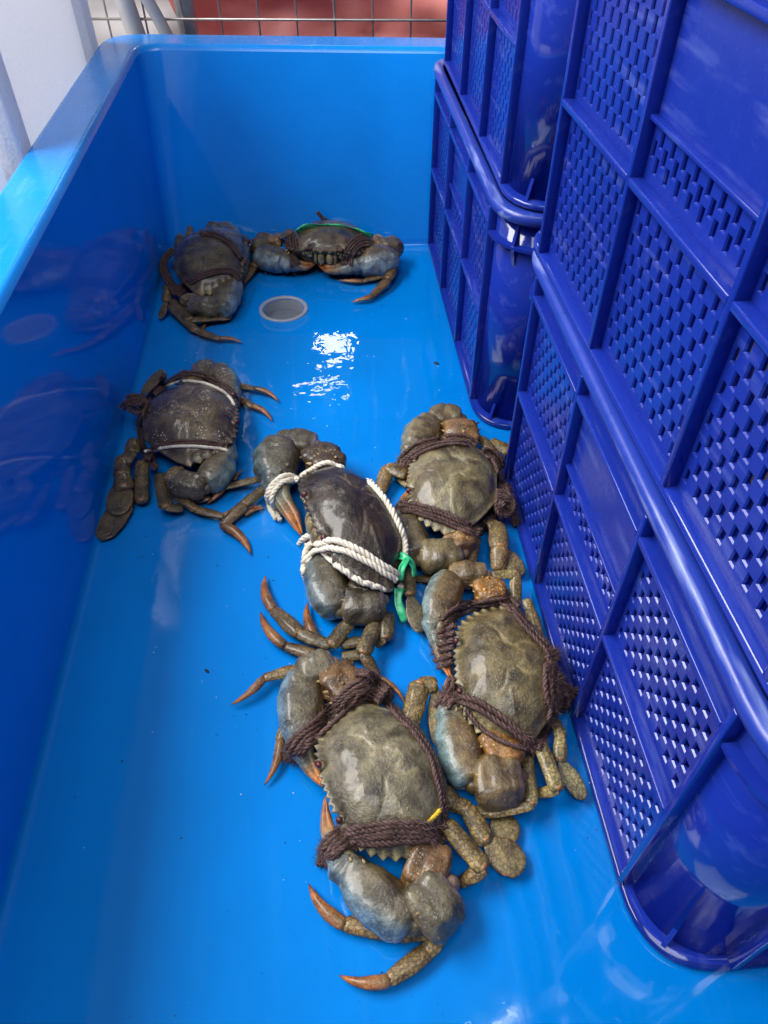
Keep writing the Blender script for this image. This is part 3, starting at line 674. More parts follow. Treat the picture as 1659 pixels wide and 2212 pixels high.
def make_crab(V, tips, zt, pal, label, claws, legs, tilt=(0, 0), speck=.3, ys=1.2, yo=.04):
    """tips: measured left and right ends of the shell seen from above with the front ahead"""
    L, Rr = V(*tips[0], zt), V(*tips[1], zt); ex = (Rr - L); hw = ex.length / 2 / 1.0; ex.normalize(); ez = Vector((0, 0, 1)); ey = ez.cross(ex)
    M = Matrix((ex, ey, ez)).transposed() @ Matrix.Rotation(R(tilt[0]), 3, 'X') @ Matrix.Rotation(R(tilt[1]), 3, 'Y')
    # place the tips (local x = +-1, y = -.09, z about -.19) on the measured points
    mid = (L + Rr) / 2; org = mid - M @ Vector((0, -.09, -.19)) * hw
    T = lambda x, y, z: org + M @ Vector((x, y * ys + yo, z)) * hw
    sh = Shell(); sh.gain = .35 + .65 * (speck > .9); carapace(sh, T, hw, pal, speck)
    if 'ctr' not in pal: pal['ctr'] = ((tips[0][0] + tips[1][0]) / 2, (tips[0][1] + tips[1][1]) / 2, .03)
    for c in claws: build_claw(sh, V, pal, *c)
    for kinds, pts, wd in legs: build_leg(sh, V, kinds, pts, wd, pal)
    base = Vector((org.x, org.y, 0)); me = sh.mesh('mud_crab', base); o = obj('mud_crab', me); o.location = base
    tag(o, label, 'crab', 'tied live mud crabs'); CRABS.append(o); o['_hw'] = hw; del o['_hw']
    return o

# nearest crab: grey green, bound with thick dark twine and a little yellow cord
pg = palette(1.3, shell=(.150, .148, .105), shell2=(.185, .185, .140), front=(.085, .075, .055), side=(.13, .125, .085), claw=(.115, .110, .080), claw2=(.165, .160, .120), leg=(.15, .135, .075), leg2=(.19, .175, .11))
make_crab(c6, ((1130, 1125), (770, 325)), .036, pg, 'largest grey-green mud crab nearest the viewer, bound with dark twine and yellow cord',
    [ # near claw
      ((q7(800, 510, .034), q7(1040, 620, .032)), 205, (q7(1075, 700, .030), q7(860, 900, .026)), 268, (q7(800, 880, .028), q7(420, 540, .027)), 225, (q7(350, 430, .026), q7(305, 300, .022), q7(305, 130, .024)), 66),
      # far claw
      (((690, 350, .036), (565, 165, .036)), 185, ((590, 120, .032), (375, 225, .028)), 178, ((425, 215, .028), (408, 580, .026)), 200, ((425, 630, .024), (460, 710, .020), (530, 795, .022)), 60)],
    [('pd', [(400, 165, .016), (205, 215, .014), (28, 358, .006)], (64, 52)),
     ('pd', [(350, 420, .012), (292, 545, .012), (207, 787, .005)], (66, 56)),
     ('mpd', [q7(1000, 940, .014), q7(830, 950, .012), q7(420, 900, .010), q7(203, 655, .006)], (90, 100, 80)),
     ('cpd', [q7(1020, 940, .014), q7(920, 1070, .012), q7(690, 1235, .011), q7(386, 1208, .006)], (84, 92, 76)),
     ('mp', [q7(1040, 300, .034), q7(1262, 565, .030), q7(1120, 650, .016)], (92, 76)),
     ('mccf', [(1140, 800, .026), (1215, 870, .024), (1290, 910, .024), (1385, 1085, .018), (1590, 1235, .012)], (90, 80, 96, 185)),
     ('f', [(1480, 1120, .010), (1490, 935, .008)], 165),
     ('mcf', [(985, 450, .026), (1035, 245, .028), (1115, 250, .026), (1130, 580, .010)], (106, 90, 90))], speck=.25, ys=1.13, yo=.15)

# right crab with orange claw joints
pf = palette(2.7, shell=(.115, .105, .055), shell2=(.16, .15, .085), front=(.085, .068, .036), side=(.13, .12, .062), claw=(.125, .100, .052), claw2=(.20, .155, .085), inner=(.42, .20, .03), blue=(.16, .245, .27), leg=(.17, .17, .10), leg2=(.235, .245, .17), joint=(.50, .26, .12), teeth=(.38, .38, .24))
make_crab(c5, ((1030, 1575), (880, 440)), .036, pf, 'olive mud crab with bright orange claw joints, lying against the front crate',
    [(((690, 1430, .034), (900, 1700, .034)), 230, ((980, 1830, .028), (580, 1840, .024)), 330, ((560, 1790, .026), (400, 1270, .026)), 290, ((370, 1190, .026), (370, 1080, .022), (400, 960, .02)), 80),
     (((740, 400, .034), (660, 240, .034)), 220, ((690, 150, .030), (370, 190, .026)), 190, ((400, 230, .026), (275, 590, .026)), 240, ((285, 680, .022), (330, 850, .020), (395, 1000, .022)), 80)],
    [('mp', [(730, 200, .040), (905, 180, .038), (900, 520, .026)], (86, 84)),
     ('p', [(800, 330, .02), (955, 560, .014)], 90),
     ('cp', [(990, 390, .03), (1015, 470, .028), (1090, 680, .014)], (78, 92)),
     ('mccf', [(1150, 1310, .026), (1230, 1370, .028), (1255, 1450, .028), (1250, 1640, .024), (1440, 1950, .012)], (90, 90, 100, 150)),
     ('mp', [(1100, 1530, .034), (1235, 1870, .030), (1040, 1905, .012)], (120, 90)),
     ('mp', [(1000, 1620, .028), (1030, 1985, .028), (690, 2065, .016)], (90, 90)),
     ('p', [(720, 2058, .012), (390, 2010, .010)], 80),
     ('d', [(300, 330, .008), (175, 388, .004)], 46),
     ('d', [(440, 1860, .008), (378, 1720, .010)], 46)], speck=.5, ys=1.0, yo=.10)

# crab by the gap between the crates
pe = palette(4.1, shell=(.150, .140, .080), shell2=(.20, .205, .145), front=(.105, .080, .050), side=(.16, .145, .08), claw=(.125, .110, .068), claw2=(.18, .165, .10), inner=(.33, .19, .075), blue=(.19, .215, .17), leg=(.13, .115, .06), leg2=(.18, .16, .09), teeth=(.40, .40, .28))
make_crab(c4, ((735, 1108), (752, 400)), .036, pe, 'pale olive mud crab with two thick dark twine bands, beside the gap between crate stacks',
    [(((600, 1090, .034), (660, 1210, .034)), 190, ((640, 1225, .028), (330, 1290, .024)), 225, ((320, 1230, .026), (225, 950, .026)), 225, ((215, 880, .024), (215, 820, .022), (270, 740, .02)), 62),
     (((650, 430, .036), (620, 260, .036)), 225, ((650, 205, .032), (390, 225, .028)), 195, ((420, 270, .028), (275, 480, .028)), 225, ((240, 540, .022), (245, 620, .020), (270, 720, .020)), 60)],
    [('mp', [(230, 640, .022), (95, 590, .022), (30, 800, .012)], (110, 95)),
     ('m', [(250, 720, .012), (170, 640, .010)], 80),
     ('cp', [(790, 375, .034), (860, 470, .032), (930, 560, .016)], (80, 80)),
     ('c', [(860, 400, .026), (985, 470, .020)], 105),
     ('mcp', [(840, 1020, .03), (900, 1010, .03), (920, 1180, .028), (910, 1340, .016)], (90, 130, 120)),
     ('f', [(940, 1180, .020), (1085, 1390, .012)], 140),
     ('m', [(745, 1110, .028), (705, 1300, .022)], 76),
     ('p', [(480, 1420, .012), (300, 1405, .008)], 66),
     ('d', [(290, 470, .02), (185, 500, .012)], 40)], speck=.4, ys=1.06, yo=.235)

# dark brown crab in white cord
pd_ = palette(5.9, shell=(.026, .019, .013), shell2=(.040, .030, .020), front=(.020, .014, .011), side=(.034, .026, .018), claw=(.078, .074, .058), claw2=(.105, .100, .080), inner=(.085, .052, .026), blue=(.095, .135, .145), leg=(.075, .070, .042), leg2=(.105, .098, .06), teeth=(.10, .085, .06), under=(.30, .25, .13), joint=(.38, .20, .10))
make_crab(c3, ((1385, 1385), (930, 490)), .042, pd_, 'very dark brown mud crab in the middle, tied with thick white cord',
    [(((1050, 1330, .034), (1210, 1430, .034)), 200, ((1300, 1520, .028), (960, 1545, .026)), 245, ((930, 1540, .027), (790, 1160, .028)), 262, ((755, 1110, .024), (720, 1070, .02), (690, 1010, .018)), 70),
     (((900, 520, .044), (745, 370, .040)), 225, ((790, 305, .034), (450, 320, .030)), 205, ((500, 350, .032), (490, 620, .030)), 290, ((500, 720, .026), (580, 860, .022), (665, 1000, .018)), 88)],
    [('pd', [(380, 575, .014), (75, 645, .014), (-40, 765, .007)], (66, 58)),
     ('d', [(165, 590, .010), (230, 515, .008)], 34),
     ('cpd', [(400, 640, .016), (230, 770, .014), (75, 930, .008), (283, 1142, .004)], (84, 92, 84)),
     ('d', [(240, 850, .006), (400, 798, .005)], 46),
     ('mcpd', [(1000, 1650, .020), (870, 1810, .020), (640, 1720, .018), (455, 1550, .012), (395, 1292, .006)], (110, 100, 112, 84)),
     ('pd', [(760, 1880, .012), (540, 1815, .010), (355, 1560, .005)], (96, 86)),
     ('d', [(770, 1760, .012), (706, 1490, .007)], 82),
     ('m', [(950, 1800, .014), (1090, 1780, .014)], 86), ('m', [(960, 1890, .010), (1090, 1880, .012)], 80),
     ('mp', [(1200, 1650, .024), (1110, 1870, .026), (1215, 2030, .012)], (112, 84)),
     ('d', [(1240, 2050, .012), (1430, 2270, .008)], 40),
     ('mc', [(1290, 1580, .024), (1275, 1760, .020), (1215, 1790, .012)], (104, 86)),
     ('cmf', [(1390, 1300, .028), (1450, 1250, .03), (1455, 1440, .026), (1535, 1720, .012)], (70, 86, 130))], tilt=(16, 0), speck=.12, ys=.84, yo=.09)

# dark speckled crab by the left wall
pc_ = palette(7.7, shell=(.078, .062, .042), shell2=(.115, .098, .070), front=(.060, .047, .034), side=(.060, .048, .032), claw=(.095, .084, .062), claw2=(.130, .118, .088), inner=(.24, .17, .075), blue=(.120, .175, .180), leg=(.095, .082, .046), leg2=(.13, .115, .07), teeth=(.24, .20, .13))
make_crab(c2, ((570, 320), (580, 995)), .036, pc_, 'dark speckled mud crab by the left wall, tied with brown twine and thin cream cord',
    [(((690, 1020, .034), (760, 1070, .034)), 150, ((660, 1110, .028), (990, 1170, .024)), 215, ((985, 1110, .027), (1150, 880, .028)), 235, ((1185, 800, .024), (1200, 720, .02), (1200, 620, .018)), 60),
     (((850, 310, .036), (900, 220, .036)), 160, ((880, 185, .034), (1060, 140, .028)), 165, ((1055, 175, .029), (1195, 370, .028)), 195, ((1215, 440, .022), (1210, 520, .020), (1200, 600, .018)), 55)],
    [('pd', [(1190, 285, .014), (1385, 320, .012), (1588, 430, .005)], (70, 56)),
     ('pd', [(1220, 380, .012), (1370, 465, .010), (1532, 592, .004)], (74, 58)),
     ('cc', [(380, 750, .03), (370, 850, .03), (300, 930, .026)], (110, 120)),
     ('mc', [(290, 900, .026), (285, 1040, .026), (310, 1150, .024)], (130, 140)),
     ('f', [(285, 1080, .024), (250, 1375, .014)], 215),
     ('f', [(350, 1180, .012), (115, 1580, .007)], 225),
     ('m', [(450, 930, .03), (450, 1260, .014)], 104), ('p', [(395, 1080, .012), (425, 1240, .008)], 70),
     ('mc', [(595, 1040, .026), (650, 1310, .022), (780, 1315, .014)], (96, 80)),
     ('mpd', [(720, 1190, .018), (900, 1325, .014), (1130, 1380, .008), (1482, 1310, .006)], (76, 76, 60)),
     ('p', [(900, 1250, .010), (1010, 1230, .012)], 60),
     ('f', [(455, 370, .030), (625, 160, .034)], 115)], speck=1.0, ys=1.2, yo=.42)

# far crab facing the viewer
pb = palette(9.2, shell=(.080, .064, .045), shell2=(.115, .098, .070), front=(.045, .035, .026), side=(.065, .052, .036), claw=(.125, .102, .062), claw2=(.155, .135, .090), inner=(.42, .25, .11), blue=(.145, .195, .23), leg=(.095, .075, .042), leg2=(.13, .105, .062), teeth=(.16, .13, .08), under=(.42, .34, .18))
make_crab(c1, ((1380, 262), (815, 232)), .044, pb, 'mud crab facing the viewer near the back wall, green ribbon behind it',
    [(((800, 250, .045), (715, 245, .045)), 95, ((700, 215, .042), (655, 320, .032)), 118, ((680, 330, .028), (845, 385, .026)), 148, ((890, 400, .022), (950, 405, .020), (1000, 385, .022)), 48),
     (((1350, 260, .045), (1420, 255, .044)), 95, ((1420, 250, .044), (1485, 320, .034)), 128, ((1455, 350, .030), (1235, 390, .028)), 170, ((1180, 412, .024), (1080, 425, .022), (1010, 388, .024)), 52)],
    [('cpd', [(1490, 400, .020), (1430, 448, .012), (1285, 490, .008), (1133, 484, .006)], (50, 48, 36)),
     ('cpd', [(1475, 405, .022), (1435, 480, .018), (1340, 580, .010), (1214, 616, .005)], (56, 56, 44)),
     ('mpd', [(660, 350, .024), (620, 400, .020), (560, 500, .006), (520, 560, .004)], (60, 56, 40)),
     ('cd', [(600, 380, .014), (645, 412, .010), (745, 440, .006)], (40, 32)),
     ('p', [(555, 245, .026), (640, 265, .028)], 38), ('p', [(555, 302, .012), (630, 310, .012)], 34),
     ('f', [(780, 230, .060), (860, 175, .066)], 60)], tilt=(4, 0), speck=.2)

# rear left crab
pa = palette(11.4, shell=(.082, .070, .044), shell2=(.110, .102, .070), front=(.052, .044, .03), side=(.065, .056, .034), claw=(.125, .118, .076), claw2=(.160, .155, .108), inner=(.27, .21, .11), blue=(.150, .210, .235), leg=(.105, .095, .050), leg2=(.14, .125, .072), teeth=(.32, .28, .17))
make_crab(c1, ((290, 205), (185, 560)), .038, pa, 'olive mud crab in the rear left corner, banded with one brown twine loop',
    [(((230, 590, .034), (250, 620, .032)), 90, ((235, 640, .028), (415, 655, .024)), 122, ((425, 670, .025), (500, 465, .026)), 140, ((515, 420, .022), (520, 380, .02), (505, 330, .02)), 34),
     (((380, 230, .036), (390, 190, .036)), 80, ((345, 170, .034), (430, 160, .028)), 92, ((430, 170, .028), (535, 310, .026)), 118, ((545, 350, .022), (540, 390, .020), (525, 420, .02)), 32)],
    [('mpd', [(140, 610, .024), (245, 725, .020), (480, 712, .010), (566, 618, .006)], (56, 50, 38)),
     ('mpd', [(125, 640, .020), (280, 790, .012), (420, 838, .010), (557, 862, .006)], (56, 50, 36)),
     ('d', [(320, 790, .006), (340, 750, .006)], 30),
     ('mf', [(105, 520, .030), (100, 610, .024), (60, 718, .008)], (54, 48)),
     ('m', [(215, 290, .036), (242, 165, .044)], 42), ('c', [(165, 300, .034), (180, 215, .040)], 48)], tilt=(0, 3), speck=.15, ys=1.0, yo=.27)



for src, loc, rz, lab in ((0, (.40, .36, .362), 2.0, 'mud crab glimpsed through the holes, near half of the nearest upper crate'), (2, (.38, .62, .362), .4, 'mud crab glimpsed through the holes, far half of the nearest upper crate'),
                          (1, (.42, .50, .402), 4.0, 'mud crab heaped on two others inside the nearest upper crate')):
    o = CRABS[src].copy(); COL.objects.link(o); o.location = loc; o.rotation_euler = (0, 0, rz); o.scale = (.85, .85, .85); tag(o, lab, 'crab', 'crabs inside the upper crate')

# ------------------------------------------------------------------ twine, cord and ribbon
bpy.context.view_layer.update()
_v, _fc = [], []
for o in CRABS:
    b0 = len(_v); mw = o.matrix_world; _v += [mw @ v.co for v in o.data.vertices]; _fc += [tuple(i + b0 for i in p.vertices) for p in o.data.polygons]
TREE = BVHTree.FromPolygons(_v, _fc)
def touch(x, y, lift):
    d = ray(x, y).normalized(); h, n, i, dist = TREE.ray_cast(EYE, d)
    if h is None: return at(x, y, lift)
    if n.dot(d) > 0: n = -n
    return h + n * lift
def cord_path(V, pts, r, off, wob, seed):
    XY = [V.xy(p[0], p[1]) for p in pts]; Z = [p[2] if len(p) > 2 else None for p in pts]
    dense = catmull([Vector((x, y, 0 if z is None else z)) for (x, y), z in zip(XY, Z)], 4.0); out = []
    # which dense samples keep a measured height
    keys = [Vector((x, y)) for x, y in XY]
    for i, p in enumerate(dense):
        t = dense[min(i + 1, len(dense) - 1)] - dense[max(i - 1, 0)]; nrm = Vector((-t.y, t.x, 0)).normalized() if t.length > 0 else Vector((0, 0, 0))
        o = off + wob * noise.noise((i * .08, seed * 3.7, off))
        q = p + nrm * o; j = min(range(len(keys)), key=lambda k: (keys[k] - Vector((p.x, p.y))).length)
        z = Z[j]
        if z is not None and (keys[j] - Vector((p.x, p.y))).length < 14: out.append(at(q.x, q.y, z))
        else: out.append(touch(q.x, q.y, r * .8))
    for _ in range(3): out = [out[0]] + [(out[i - 1] + out[i] * 2 + out[i + 1]) / 4 for i in range(1, len(out) - 1)] + [out[-1]]
    return catmull(out[::2] + ([out[-1]] if len(out) % 2 == 0 else []), r * .55)
def lay_cord(bm, path, r, strands, pitch, fuzz, seed, hairw=.00022):
    rnd = random.Random(seed); n = len(path)
    if n < 4: return
    s0 = None; frames = []
    for i in range(n):
        t = (path[min(i + 1, n - 1)] - path[max(i - 1, 0)]); t = t.normalized() if t.length > 1e-9 else Vector((1, 0, 0))
        s0 = t.orthogonal().normalized() if s0 is None else (s0 - t * s0.dot(t)).normalized(); frames.append((t, s0.copy(), t.cross(s0)))
    L = 0; ph = []
    for i in range(n):
        if i: L += (path[i] - path[i - 1]).length
        ph.append(L / pitch * 2 * math.pi)
    for k in range(strands):
        pts = [path[i] + (frames[i][1] * math.cos(ph[i] + k * 2 * math.pi / strands) + frames[i][2] * math.sin(ph[i] + k * 2 * math.pi / strands)) * r * .50 for i in range(n)]
        rr = [r * .58 * (1 + .34 * noise.noise((i * .30, k * 9.1, seed))) for i in range(n)]
        tube_along(bm, pts, rr, 6)
    for _ in range(int(L * 1000 * fuzz)):
        i = rnd.randrange(1, n - 1); t, a, b = frames[i]; th = rnd.random() * 6.283; d = a * math.cos(th) + b * math.sin(th)
        if d.z < -.3: continue
        p = path[i] + d * r * .9; d1 = (d + t * rnd.uniform(-1.6, 1.6)).normalized(); l = rnd.uniform(.4, 1.9) * r
        q = p + d1 * l; e = (q + (d1 + Vector((rnd.uniform(-1, 1), rnd.uniform(-1, 1), rnd.uniform(-1, .3))) * .9).normalized() * l * .8)
        wv = d1.cross(t).normalized() * hairw; wv = wv if wv.length > 0 else a * hairw
        v = [bm.verts.new(x) for x in (p - wv, p + wv, q + wv * .8, q - wv * .8, e)]
        bm.faces.new(v[:4]); bm.faces.new((v[3], v[2], v[4]))
def binding(name, label, V, runs, r, m, strands=3, pitch=None, fuzz=3.4, group='bindings on the crabs', cat='twine'):
    bm = bmesh.new()
    for q, (pts, n, sp, rs) in enumerate(runs):
        for k in range(n):
            off = (k - (n - 1) / 2) * sp * V.k; path = cord_path(V, pts, r * rs, off, sp * V.k * (.35 if fuzz else .1), q * 7 + k)
            lay_cord(bm, path, r * rs, strands, (pitch or 5.5) * r * rs, fuzz, q * 31 + k)
    bm.verts.ensure_lookup_table(); c = sum((v.co for v in bm.verts), Vector()) / len(bm.verts); c.z = 0
    bmesh.ops.translate(bm, verts=bm.verts[:], vec=-c); me = from_bm(name, bm, True); o = obj(name, me, None, [m]); o.location = c
    return tag(o, label, cat, group)
BR = .0029
binding('twine_binding', 'thick dark brown twine bands round the nearest grey-green crab', c6, [
    ([(362, 655, .006), (372, 600), (420, 540), (500, 475), (600, 380), (690, 295), (780, 272), (845, 310, .045)], 5, 21, 1.0),
    ([(690, 185, .05), (760, 190, .056), (815, 230), (840, 290)], 2, 20, 1.0),
    ([(800, 250), (850, 262), (880, 310), (840, 330), (800, 290)], 2, 20, 1.0),
    ([(835, 300), (900, 400), (1000, 505), (1085, 625), (1125, 750), (1145, 880), (1165, 1010)], 2, 17, .9),
    ([(545, 1215, .006), (552, 1150), (600, 1085), (700, 1055), (850, 1035), (1000, 1030), (1110, 1050), (1170, 1075, .03)], 5, 24, 1.05),
    ([(560, 1230, .008), (590, 1150), (700, 1090), (830, 1085), (1000, 1075)], 1, 20, 1.0)], BR, M_BROWN)
binding('yellow_cord', 'thin yellow cord tucked under the dark twine of the nearest crab', c6, [
    ([(668, 372), (700, 354), (745, 340), (790, 344), (820, 360)], 1, 10, 1.15), ([(1060, 995), (1095, 960), (1140, 915)], 1, 10, 1.15),
    ([(850, 1058), (900, 1052), (955, 1055)], 1, 10, .7), ([(455, 488), (485, 460), (522, 424)], 1, 10, .8)], .0020, M_YELLOW, fuzz=0)
binding('twine_binding', 'brown twine with a big knot on the orange-jointed crab by the front crate', c5, [
    ([(300, 640, .012), (350, 560), (450, 480), (580, 435), (720, 415), (840, 415), (900, 470, .045)], 3, 34, 1.0),
    ([(235, 650, .008), (300, 640), (420, 590, .045)], 1, 30, 1.1), ([(240, 700, .008), (310, 690), (425, 645, .045)], 1, 30, 1.1), ([(248, 752, .008), (320, 745), (420, 700, .045)], 1, 30, 1.1),
    ([(260, 805, .008), (325, 800), (415, 760, .042)], 1, 30, 1.1), ([(272, 858, .008), (330, 855), (405, 815, .042)], 1, 30, 1.1), ([(290, 912, .008), (335, 908), (395, 868, .04)], 1, 30, 1.0),
    ([(420, 1000, .030), (400, 1090), (360, 1180), (300, 1290, .006)], 3, 36, 1.0), ([(340, 1130), (400, 1150), (470, 1170)], 2, 36, 1.0),
    ([(310, 1260, .01), (400, 1190), (520, 1175), (640, 1225), (780, 1320), (920, 1430), (1060, 1560, .034)], 2, 44, 1.15),
    ([(520, 1250), (590, 1340), (680, 1430), (790, 1500), (930, 1550), (1060, 1585, .03)], 1, 30, .9),
    ([(890, 480, .046), (960, 590), (1060, 690), (1140, 790), (1170, 880)], 2, 26, 1.0),
    ([(1130, 830), (1210, 820), (1270, 900), (1250, 1010), (1170, 1030), (1150, 950), (1190, 890)], 2, 38, 1.15), ([(1150, 900), (1140, 1050), (1160, 1180), (1230, 1240), (1260, 1150), (1200, 1080)], 2, 38, 1.15), ([(1180, 1000), (1240, 1100), (1200, 1220), (1150, 1170)], 2, 34, 1.1),
    ([(1230, 1090, .04), (1300, 1080, .035), (1350, 1130, .02)], 2, 30, 1.1), ([(1290, 1110, .04), (1320, 1180, .03), (1290, 1240, .02)], 1, 30, 1.0),
    ([(1185, 1220), (1165, 1330), (1120, 1450), (1075, 1560)], 2, 26, .9)], BR * 1.02, M_BROWN)
binding('twine_binding', 'two wide brown twine bands and loose knot on the pale olive crab', c4, [
    ([(192, 640, .006), (205, 570), (270, 490), (390, 430), (530, 398), (660, 395), (745, 440, .044)], 4, 25, 1.0),
    ([(165, 950, .006), (185, 900), (270, 890), (400, 920), (540, 970), (680, 1040), (765, 1085, .036)], 4, 23, 1.0),
    ([(790, 480, .046), (870, 510), (920, 600), (935, 700), (955, 790, .04)], 3, 32, 1.1), ([(950, 790, .042), (900, 880), (840, 970), (760, 1075)], 2, 34, 1.1),
    ([(890, 790, .05), (960, 800, .045), (1010, 860, .035), (970, 930, .03), (910, 900, .04), (930, 830, .05)], 3, 26, 1.1), ([(990, 880, .035), (1030, 950, .02), (1045, 1020, .008)], 3, 14, .9)], BR * 1.02, M_BROWN)
binding('cord_binding', 'thick white twisted cord looped round the very dark crab', c3, [
    ([(985, 545, .044), (930, 490), (840, 468), (750, 500), (670, 560), (590, 600), (490, 610), (430, 690), (430, 800), (470, 880, .006)], 1, 40, 1.0),
    ([(640, 585), (540, 562), (460, 610), (415, 700), (420, 790), (455, 850, .006)], 1, 40, 1.0), ([(650, 580), (560, 590), (470, 660), (450, 760), (500, 890, .006)], 1, 40, 1.0),
    ([(640, 1065, .012), (680, 1010, .03), (735, 1000, .036), (745, 1050, .03), (690, 1075, .02)], 1, 30, 1.05),
    ([(700, 1350, .006), (690, 1250), (695, 1150), (740, 1080), (830, 1045), (920, 1040), (1060, 1100), (1220, 1200), (1350, 1290), (1400, 1340), (1385, 1385, .03)], 1, 40, 1.1),
    ([(715, 1260, .02), (725, 1160), (790, 1090), (940, 1105), (1080, 1165), (1220, 1245), (1350, 1340)], 1, 40, 1.05),
    ([(800, 1100), (880, 1170), (960, 1250), (1080, 1330), (1220, 1385), (1340, 1395), (1390, 1370)], 1, 40, 1.0),
    ([(1110, 600, .045), (1160, 625), (1240, 720), (1320, 850), (1385, 990), (1412, 1110), (1400, 1200), (1385, 1280)], 1, 40, 1.1),
    ([(1110, 610, .04), (1150, 590, .05), (1190, 630, .045), (1150, 650, .04)], 1, 30, 1.0)], .0039, M_CREAM, fuzz=0, pitch=5.0, cat='cord')
binding('twine_binding', 'brown twine with frayed knot on the speckled crab by the left wall', c2, [
    ([(560, 370, .046), (650, 290), (740, 225), (880, 205), (1030, 250), (1150, 320), (1225, 400), (1245, 490, .012)], 2, 26, .85),
    ([(500, 900, .036), (550, 830), (640, 785), (800, 765), (1000, 768), (1120, 795), (1195, 850, .02)], 2, 24, .85),
    ([(640, 195, .05), (600, 290), (520, 380), (470, 490), (435, 620), (450, 760), (490, 890), (570, 985, .034)], 2, 26, .9),
    ([(330, 400, .052), (420, 385, .058), (485, 440, .056), (430, 510, .05), (350, 480, .05), (380, 420, .06), (450, 430, .062)], 2, 34, .95), ([(290, 480, .04), (340, 430, .055), (410, 450, .06), (470, 400, .058)], 2, 40, .9)], BR, M_BROWN, fuzz=2.4)
binding('cord_binding', 'thin cream cord lying beside the brown twine of the speckled crab', c2, [
    ([(610, 322), (680, 288), (780, 262), (900, 268), (1050, 315), (1170, 390), (1205, 450), (1222, 520, .02)], 1, 20, 1.0),
    ([(480, 840, .042), (560, 835), (640, 808), (780, 800), (950, 805), (1100, 822), (1170, 850), (1192, 890, .024)], 1, 20, 1.0)], .0026, M_CREAM, fuzz=0, pitch=5.0, cat='cord')
binding('twine_binding', 'brown twine wound round both claws of the crab facing the viewer', c1, [
    ([(848, 200, .06), (855, 260), (868, 330), (885, 400), (905, 440, .004)], 5, 15, .9), ([(1320, 240, .06), (1260, 255), (1205, 310), (1190, 390), (1190, 460, .004)], 5, 16, .9),
    ([(1100, 350), (1112, 395), (1140, 440, .01)], 1, 14, .9), ([(1118, 152, .058), (1075, 128, .068), (1035, 105, .08), (1012, 72, .092)], 2, 10, .85), ([(1090, 140, .066), (1040, 128, .07), (1000, 132, .066)], 1, 10, .8)], BR, M_BROWN)
binding('twine_binding', 'brown twine loop round the crab in the rear left corner', c1, [
    ([(255, 245, .05), (330, 212), (420, 225), (490, 275), (545, 350), (560, 420, .02)], 2, 16, .95), ([(165, 570, .036), (200, 530), (280, 475), (390, 438), (490, 432), (545, 480), (545, 540, .006)], 3, 14, .95),
    ([(140, 300, .04), (95, 350, .036), (80, 410, .034), (110, 480, .034), (160, 560, .036)], 3, 16, .95)], BR, M_BROWN)

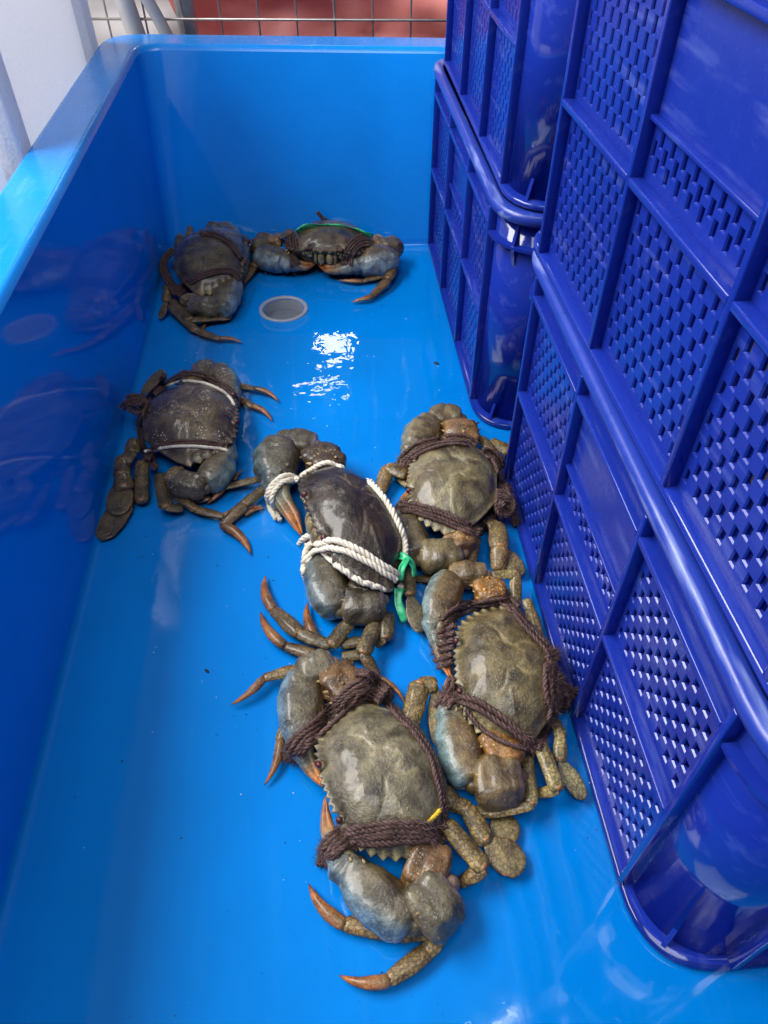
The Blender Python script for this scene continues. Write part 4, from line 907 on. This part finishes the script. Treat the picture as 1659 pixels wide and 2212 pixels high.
def ribbon(name, label, strips):
    bm = bmesh.new()
    for pts, width, wd in strips:
        P = catmull(pts, .004); n = len(P); rows = []
        for i, p in enumerate(P):
            t = (P[min(i + 1, n - 1)] - P[max(i - 1, 0)]).normalized(); s_ = (Vector(wd) - t * Vector(wd).dot(t)).normalized(); ww = width * (.8 + .3 * noise.noise((i * .3, width * 90, 2))); up = t.cross(s_)
            rows.append([bm.verts.new(p + s_ * ww * (k / 4 - .5) + up * (.0014 * math.sin(k * 2.2 + i * .5))) for k in range(5)])
        for a, b in zip(rows, rows[1:]):
            for k in range(4): bm.faces.new((a[k], a[k + 1], b[k + 1], b[k]))
    me = from_bm(name, bm, True); o = obj(name, me, None, [M_GREEN]); m = o.modifiers.new('thick', 'SOLIDIFY'); m.thickness = .0004
    return tag(o, label, 'ribbon', 'green plastic ribbons')
ribbon('green_ribbon', 'green plastic ribbon hanging from the white cord of the dark crab', [
    ([c3(1365, 1150, .05), c3(1420, 1160, .056), c3(1480, 1215, .05), c3(1492, 1300, .04)], .014, (.3, 1, .2)), ([c3(1440, 1170, .056), c3(1400, 1240, .054), c3(1385, 1330, .044)], .011, (1, .2, 0)),
    ([c3(1375, 1390, .034), c3(1370, 1480, .026), c3(1395, 1560, .020), c3(1428, 1630, .012)], .014, (1, .25, .1))])
ribbon('green_ribbon', 'green plastic ribbon standing behind the crab that faces the viewer', [
    ([c1(885, 196, .074), c1(925, 168, .082), c1(985, 158, .084), c1(1065, 162, .082)], .019, (0, -.4, 1)), ([c1(1060, 156, .084), c1(1140, 160, .083), c1(1230, 178, .078), c1(1345, 218, .068)], .015, (0, -.4, 1))])



# ------------------------------------------------------------------ specks on the tub floor
def specks(name, n, m, lo, hi, seed, zz):
    rnd = random.Random(seed); bm = bmesh.new()
    for _ in range(n):
        x, y = rnd.uniform(-.30, .30), rnd.uniform(.08, 1.45); a = rnd.random() * 3.14; l = rnd.uniform(lo, hi); wd = l * rnd.uniform(.35, .9); h = .0007
        pts = [(math.cos(a + t) * l * rnd.uniform(.7, 1), math.sin(a + t) * wd * rnd.uniform(.7, 1)) for t in (0, 1.2, 2.3, 3.4, 4.6, 5.5)]
        A = [bm.verts.new((x + p, y + q, zz)) for p, q in pts]; B = [bm.verts.new((x + p * .7, y + q * .7, zz + h)) for p, q in pts]
        bm.faces.new(B)
        for i in range(6): bm.faces.new((A[i], A[(i + 1) % 6], B[(i + 1) % 6], B[i]))
    return tag(obj(name, from_bm(name, bm), None, [m]), kind='stuff')
specks('dark_grit', 230, M_DEBRIS, .0003, .0015, 3, .0004); specks('pale_grit', 70, M_WHITE, .0003, .0011, 5, .0106)
for (x, y, z, l, m, lab) in ((942, 785, .0003, .006, M_DEBRIS, 'dark scrap on the tub floor beside the rear crate'), (447, 1450, .0003, .0035, M_DEBRIS, 'black speck on the bare left half of the tub floor')):
    p = at(x, y, z); bm = bmesh.new(); bmesh.ops.create_icosphere(bm, subdivisions=2, radius=1, matrix=Matrix.Diagonal((l, l * .5, .0015, 1)))
    for v in bm.verts: v.co *= 1 + .3 * noise.noise(v.co * 300)
    o = obj('scrap', from_bm('scrap', bm, True), None, [m]); o.location = (p.x, p.y, z + .001); o.rotation_euler = (0, 0, 2.4); tag(o, lab, 'scrap')
